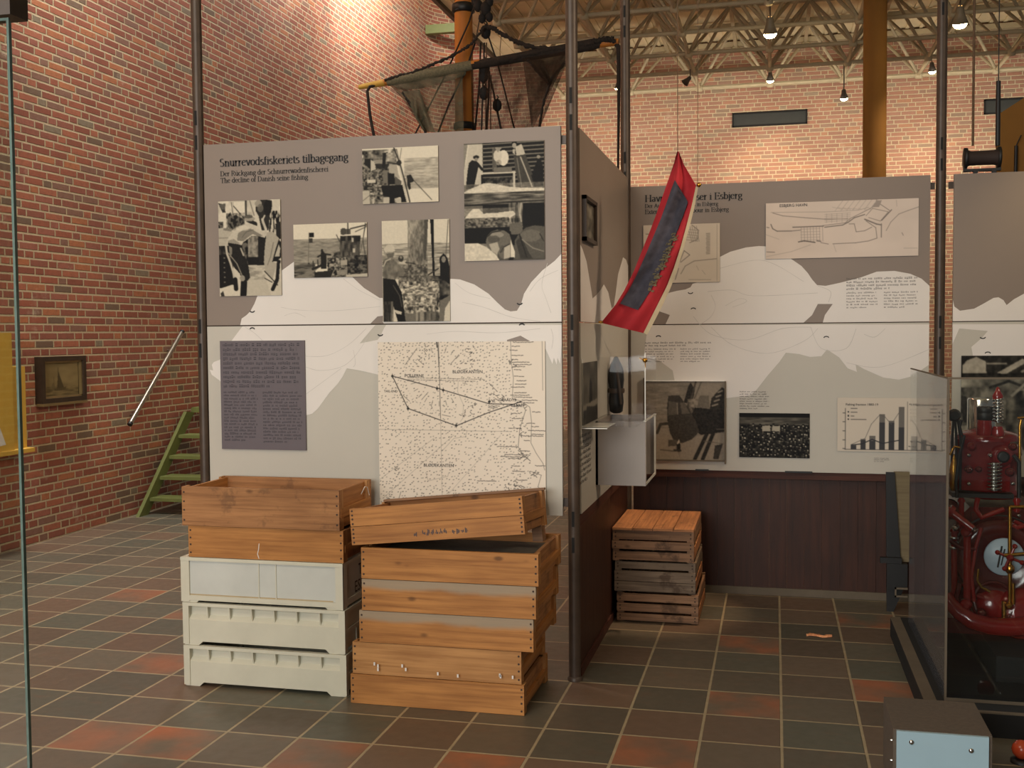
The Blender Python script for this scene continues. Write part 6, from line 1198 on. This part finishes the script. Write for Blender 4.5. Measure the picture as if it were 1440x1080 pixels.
eb('manifold', 'ered', lambda m: m.tube([E_(1330, 838, -.02), E_(1338, 850, -.04), E_(1350, 862, -.06), E_(1366, 873, -.08), E_(1390, 880, -.08), E_(1415, 882, -.06), E_(1450, 880, -.03)], [.03, .032, .036, .038, .04, .042, .044], 20))
eb('pump_housing', 'ered', lambda m: (m.lathe([(.03, -.1), (.10, -.06), (.105, .02), (.09, .05), (.05, .075), (.03, .08)], E_(1398, 848, .08), (.15, -1, .35), 32), m.lathe([(.05, -.08), (.115, -.05), (.12, .0), (.10, .035), (.04, .05)], E_(1436, 862, .02), (0, -1, .2), 32)))
eb('pump_ring', 'ered2', lambda m: m.tube([Vector(E_(1398, 846, -.01))+Vector((.085*math.cos(2*math.pi*k/30), .02*math.sin(2*math.pi*k/30), .085*math.sin(2*math.pi*k/30))) for k in range(31)], .008, 8))
eb('side_flange', 'ered2', lambda m: (m.lathe([(.045, -.012), (.05, 0), (.045, .012)], E_(1334, 716, .15), (0, -1, 0), 24), m.lathe([(.02, -.02), (.02, .02)], E_(1334, 716, .14), (0, -1, 0), 16)))
eb('bolt', 'chrome', lambda m: [m.lathe([(.009, 0), (.009, .012), (.004, .014)], E_(x, y, .085), (0, -1, 0), 6) for (x, y) in ((1350, 722), (1372, 716), (1432, 725), (1350, 830), (1362, 640), (1392, 640), (1362, 680), (1424, 680))])
for (pts, rr, mt) in (([(1346, 700), (1344, 680), (1349, 640), (1356, 612)], .007, 'black'), ([(1375, 700), (1372, 716), (1380, 728), (1396, 722), (1412, 716)], .012, 'ered'), ([(1336, 760), (1350, 770), (1372, 772)], .010, 'ered2'), ([(1380, 742), (1372, 770), (1366, 810), (1370, 846)], .009, 'ered'),
                      ([(1425, 640), (1433, 650), (1433, 700)], .009, 'black'), ([(1352, 612), (1349, 600), (1352, 590)], .008, 'black'), ([(1352, 862), (1345, 840), (1350, 820)], .012, 'ered2'), ([(1392, 832), (1380, 826), (1374, 816), (1376, 800)], .006, 'brass'), ([(1336, 640), (1342, 628), (1352, 630)], .006, 'brass'), ([(1440, 740), (1430, 742), (1424, 738)], .01, 'ered')):
    eb('small_pipe', mt, lambda m: m.tube([E_(x, y, -.02) for (x, y) in pts], rr, 10))
for (x, y, rr, mt) in ((1362, 660, .018, 'ered2'), (1376, 660, .014, 'ered2'), (1366, 628, .02, 'ered'), (1424, 628, .018, 'ered2'), (1420, 664, .02, 'ered2'), (1344, 742, .016, 'chrome'), (1358, 748, .022, 'ered'), (1358, 850, .026, 'ered'), (1380, 862, .02, 'ered2'), (1418, 852, .016, 'brass'), (1346, 864, .02, 'ered')):
    eb('fitting', mt, lambda m: m.lathe([(rr*.4, -rr), (rr, -rr*.6), (rr, rr*.6), (rr*.4, rr)], E_(x, y, .06 if y < 700 else -.05), (0, -1, 0), 12))
eb('rib', 'ered2', lambda m: [m.box(E_(a, 735).x-.006, E_(a, 735).x+.006, YE+.07, YE+.11, E_(a, 860, .1).z, E_(a, 720, .1).z) for a in (1372,)])
eb('rim_seam', 'black', lambda m: m.tube([Vector(E_(1405, 788, .028))+Vector((.205*math.cos(2*math.pi*k/40), 0, .205*math.sin(2*math.pi*k/40))) for k in range(2, 30)], .004, 6))
eb('brass_pipe', 'brass', lambda m: (m.tube([E_(1436, 590, .05), E_(1434, 600, .05), E_(1434, 690, .05)], .007, 8), m.tube([E_(1431, 588, .05), E_(1460, 586, .05)], .006, 8)))
# ================================================================ FOREGROUND RIGHT
zb_ = .25; f0, f1 = onZ(1261, 1027, zb_), onZ(1389, 1033, zb_); k0, k1 = onZ(1258, 982, zb_), onZ(1386, 988, zb_)
t = thing('blue_fronted_box', 'low box with a pale blue screwed front and grey-brown top, at the bottom right', 'box', ((f0[0]+f1[0])/2, (f0[1]+k0[1])/2, 0))
fy = (f0[1]+f1[1])/2; ky = (k0[1]+k1[1])/2
m = MB().mat('brownt'); m.box(f0[0]-.01, f1[0]+.012, fy, ky, 0, zb_); m.build('body', None, t)
m = MB().mat('blue'); m.box(f0[0], f1[0], fy-.012, fy-.0005, .02, zb_-.002); m.build('front_plate', None, t)
for (x, y) in ((1282, 1044), (1366, 1056)):
    p = onY(x, y, fy-.012); m = MB().mat('chrome'); m.lathe([(.009, 0), (.008, .002), (.003, .005), (.001, .005)], p, (0, -1, 0), 16); m.build('screw', None, t)
for z in (.06, .13, .2):
    m = MB().mat('chrome'); m.lathe([(.006, 0), (.004, .006)], (f0[0]-.01, fy+.03, z), (-1, 0, 0), 10); m.build('screw', None, t)
# orange knob
zk = .16; p = onY(1437, 1054, 4.30); t = thing('orange_knob', 'round orange-red lacquered knob at the right edge, beside the blue-fronted box', 'knob', (p[0], p[1], 0))
m = MB().mat('oball'); m.lathe([(.001, -.036), (.018, -.031), (.032, -.016), (.036, 0), (.032, .016), (.018, .031), (.001, .036)], p, (0, 0, 1), 24); m.build('ball', None, t)
m = MB().mat('black'); m.lathe([(.04, 0), (.04, .01), (.008, .02), (.008, p[2]-.03)], (p[0], p[1], 0), seg=16); m.build('stem', None, t)
# bright spot of light on the floor, shaped as a crumpled orange sheet
p = onZ(1152, 895); r = random.Random(2); m = MB().mat('light_spot'); rows = [[(p[0]-.065+.13*i/8, p[1]-.016+.03*j/4+.012*math.sin(i*.9), .002+.012*abs(math.sin(i*1.3+j))*(1 if 0 < j < 4 else .1)) for i in range(9)] for j in range(5)]; m.grid(rows)
o = m.build('floor_light_spot'); tag(o, 'bright orange light spot on the aisle tiles, shaped as a crumpled sheet', 'light_spot')
# ================================================================ LAMPS
def lamp(label, px, py_, Y, hang=None, aim=(0, .5, -.8), power=60, on=True, s=1.0, zfix=None):
    s *= .8; hm = 'lampc' if s > .95 else 'lampbody'
    p = Vector(onY(px, py_, Y)); t = thing('spotlight', label, 'spotlight', p, 0, None); d = Vector(aim).normalized()
    m = MB().mat(hm); m.lathe([(.02*s, -.16*s), (.035*s, -.14*s), (.04*s, -.09*s), (.075*s, 0), (.07*s, 0), (.036*s, -.08*s)], p, d, 18, False); m.build('housing', None, t)
    if on: m = MB().mat('bulb'); m.lathe([(.001, -.03*s), (.05*s, -.03*s), (.066*s, -.005*s), (.06*s, .02*s), (.04*s, .042*s), (.001, .05*s)], p, d, 16); m.build('bulb', None, t)
    top = p-d*.15*s; zt = hang if hang else 5.43
    m = MB().mat('lampbody'); m.tube([top, (top.x, top.y, max(zt, top.z+.03))], .008, 8); m.build('stem', None, t)
    if on and power:
        ld = bpy.data.lights.new('spot_lamp', 'SPOT'); ld.energy = power; ld.color = (1, .80, .56); ld.spot_size = math.radians(110); ld.spot_blend = .8; ld.shadow_soft_size = .06
        lo = bpy.data.objects.new('spot_lamp', ld); COL.objects.link(lo); lo.location = p+d*.09*s; lo.rotation_euler = d.to_track_quat('-Z', 'Y').to_euler()
PW = 110
lamp('bright spotlight high in the middle, on the second truss row', 1083, 47, 13.2, power=PW, aim=(0, .35, -.9), s=1.45)
lamp('lit spotlight at the lower truss node straight below the brightest lamp', 1083, 113, 16.6, power=PW, aim=(0, .35, -.9))
lamp('lit spotlight hanging on a stem just left of the ochre column', 1187, 138, 16.4, power=PW, aim=(.05, .35, -.9))
lamp('bright spotlight high between the right post and the two hanging lines', 1350, 33, 12.4, power=PW, aim=(.05, .35, -.9), s=1.4)
lamp('lit spotlight at the left side of the right post, truss height', 1311, 100, 16.6, power=PW, aim=(.1, .35, -.9))
lamp('tiny lit spotlight left of the far post, above the seine board', 867.5, 124, 16.2, power=PW, aim=(-.1, .35, -.9), s=.6)
lamp('dark unlit spotlight left of the centre truss node', 963, 117, 16.2, on=False, aim=(-.6, .4, -.5), power=0)
# ================================================================ LIGHT
def area(name, loc, look, sx, sy, power, col, spread=None):
    ld = bpy.data.lights.new(name, 'AREA'); ld.shape = 'RECTANGLE'; ld.size = sx; ld.size_y = sy; ld.energy = power; ld.color = col
    if spread: ld.spread = math.radians(spread)
    o = bpy.data.objects.new(name, ld); COL.objects.link(o); o.location = loc; o.rotation_euler = (Vector(look)-Vector(loc)).to_track_quat('-Z', 'Y').to_euler(); return o
# daylight through the skylight strip along the brick wall
area('skylight_far', (-4.98, 13.6, 7.6), (-5.25, 13.6, 0), 1.0, 8.5, 1900, (1.0, .97, .92))
area('skylight_near', (-4.98, 7.0, 7.3), (-5.15, 7.0, 0), 1.0, 8.5, 2900, (1.0, .98, .93))
# unseen area lights added to brighten the back wall
for x in (-3.2, -.2, 2.8): area('wall_fill', (x, 16.3, 4.6), (x, 18.0, 4.5), 2.8, .25, 32, (1, .90, .76))
# soft fill light added behind the viewer, and the hall lamps overhead
area('rear_fill', (-2.6, -2.9, 2.4), (-1.0, 6, 1.2), 4.2, 2.6, 365, (1, .985, .955))
area('hall_lamps', (-2.6, .6, 4.9), (-2.0, 4.6, .6), 2.6, 1.6, 80, (1, .88, .70))
ld = bpy.data.lights.new('picture_spot', 'SPOT'); ld.energy = 26; ld.color = (1, .76, .40); ld.spot_size = math.radians(60); ld.spot_blend = 1; ld.shadow_soft_size = .05
o = bpy.data.objects.new('picture_spot', ld); COL.objects.link(o); o.location = (1.85, 6.05, 3.0); o.rotation_euler = (Vector((1.5, 6.7, 2.1))-o.location).to_track_quat('-Z', 'Y').to_euler()
area('right_hall_lamps', (3.6, 3.4, 4.6), (-.87, 5.8, 2.1), .8, .8, 13, (1, .78, .56), 50)
ld = bpy.data.lights.new('aisle_spot', 'SPOT'); ld.energy = 420; ld.color = (1, .72, .46); ld.spot_size = math.radians(15); ld.spot_blend = .6; ld.shadow_soft_size = .05
o = bpy.data.objects.new('aisle_spot', ld); COL.objects.link(o); o.location = (.3, 6.2, 5.0); o.rotation_euler = (Vector((-.62, 6.25, .5))-o.location).to_track_quat('-Z', 'Y').to_euler()
w = bpy.data.worlds.new('world'); SC.world = w; w.use_nodes = True; bg = w.node_tree.nodes['Background']; bg.inputs[0].default_value = (.95, .9, .82, 1); bg.inputs[1].default_value = .13
SC.view_settings.view_transform = 'Standard'; SC.view_settings.look = 'None'; SC.view_settings.exposure = 0.0; SC.view_settings.gamma = 1.0; SC.view_settings.use_curve_mapping = False
SC.cycles.max_bounces = 8; SC.cycles.transparent_max_bounces = 16

GR_ = dict(display_post='posts of the display grid', display_board='display boards', wainscot='boarding under the display boards', spotlight='spotlights under the roof frame', photograph='black and white photographs on show',
           wall_vent='ventilation slots in the back wall', harbour_plan='harbour plans on the back board', fishing_net='nets on the spar')
for o in COL.objects:
    b = o.name.split('.')[0]
    if o.parent is None and b in GR_ and 'group' not in o: o['group'] = GR_[b]
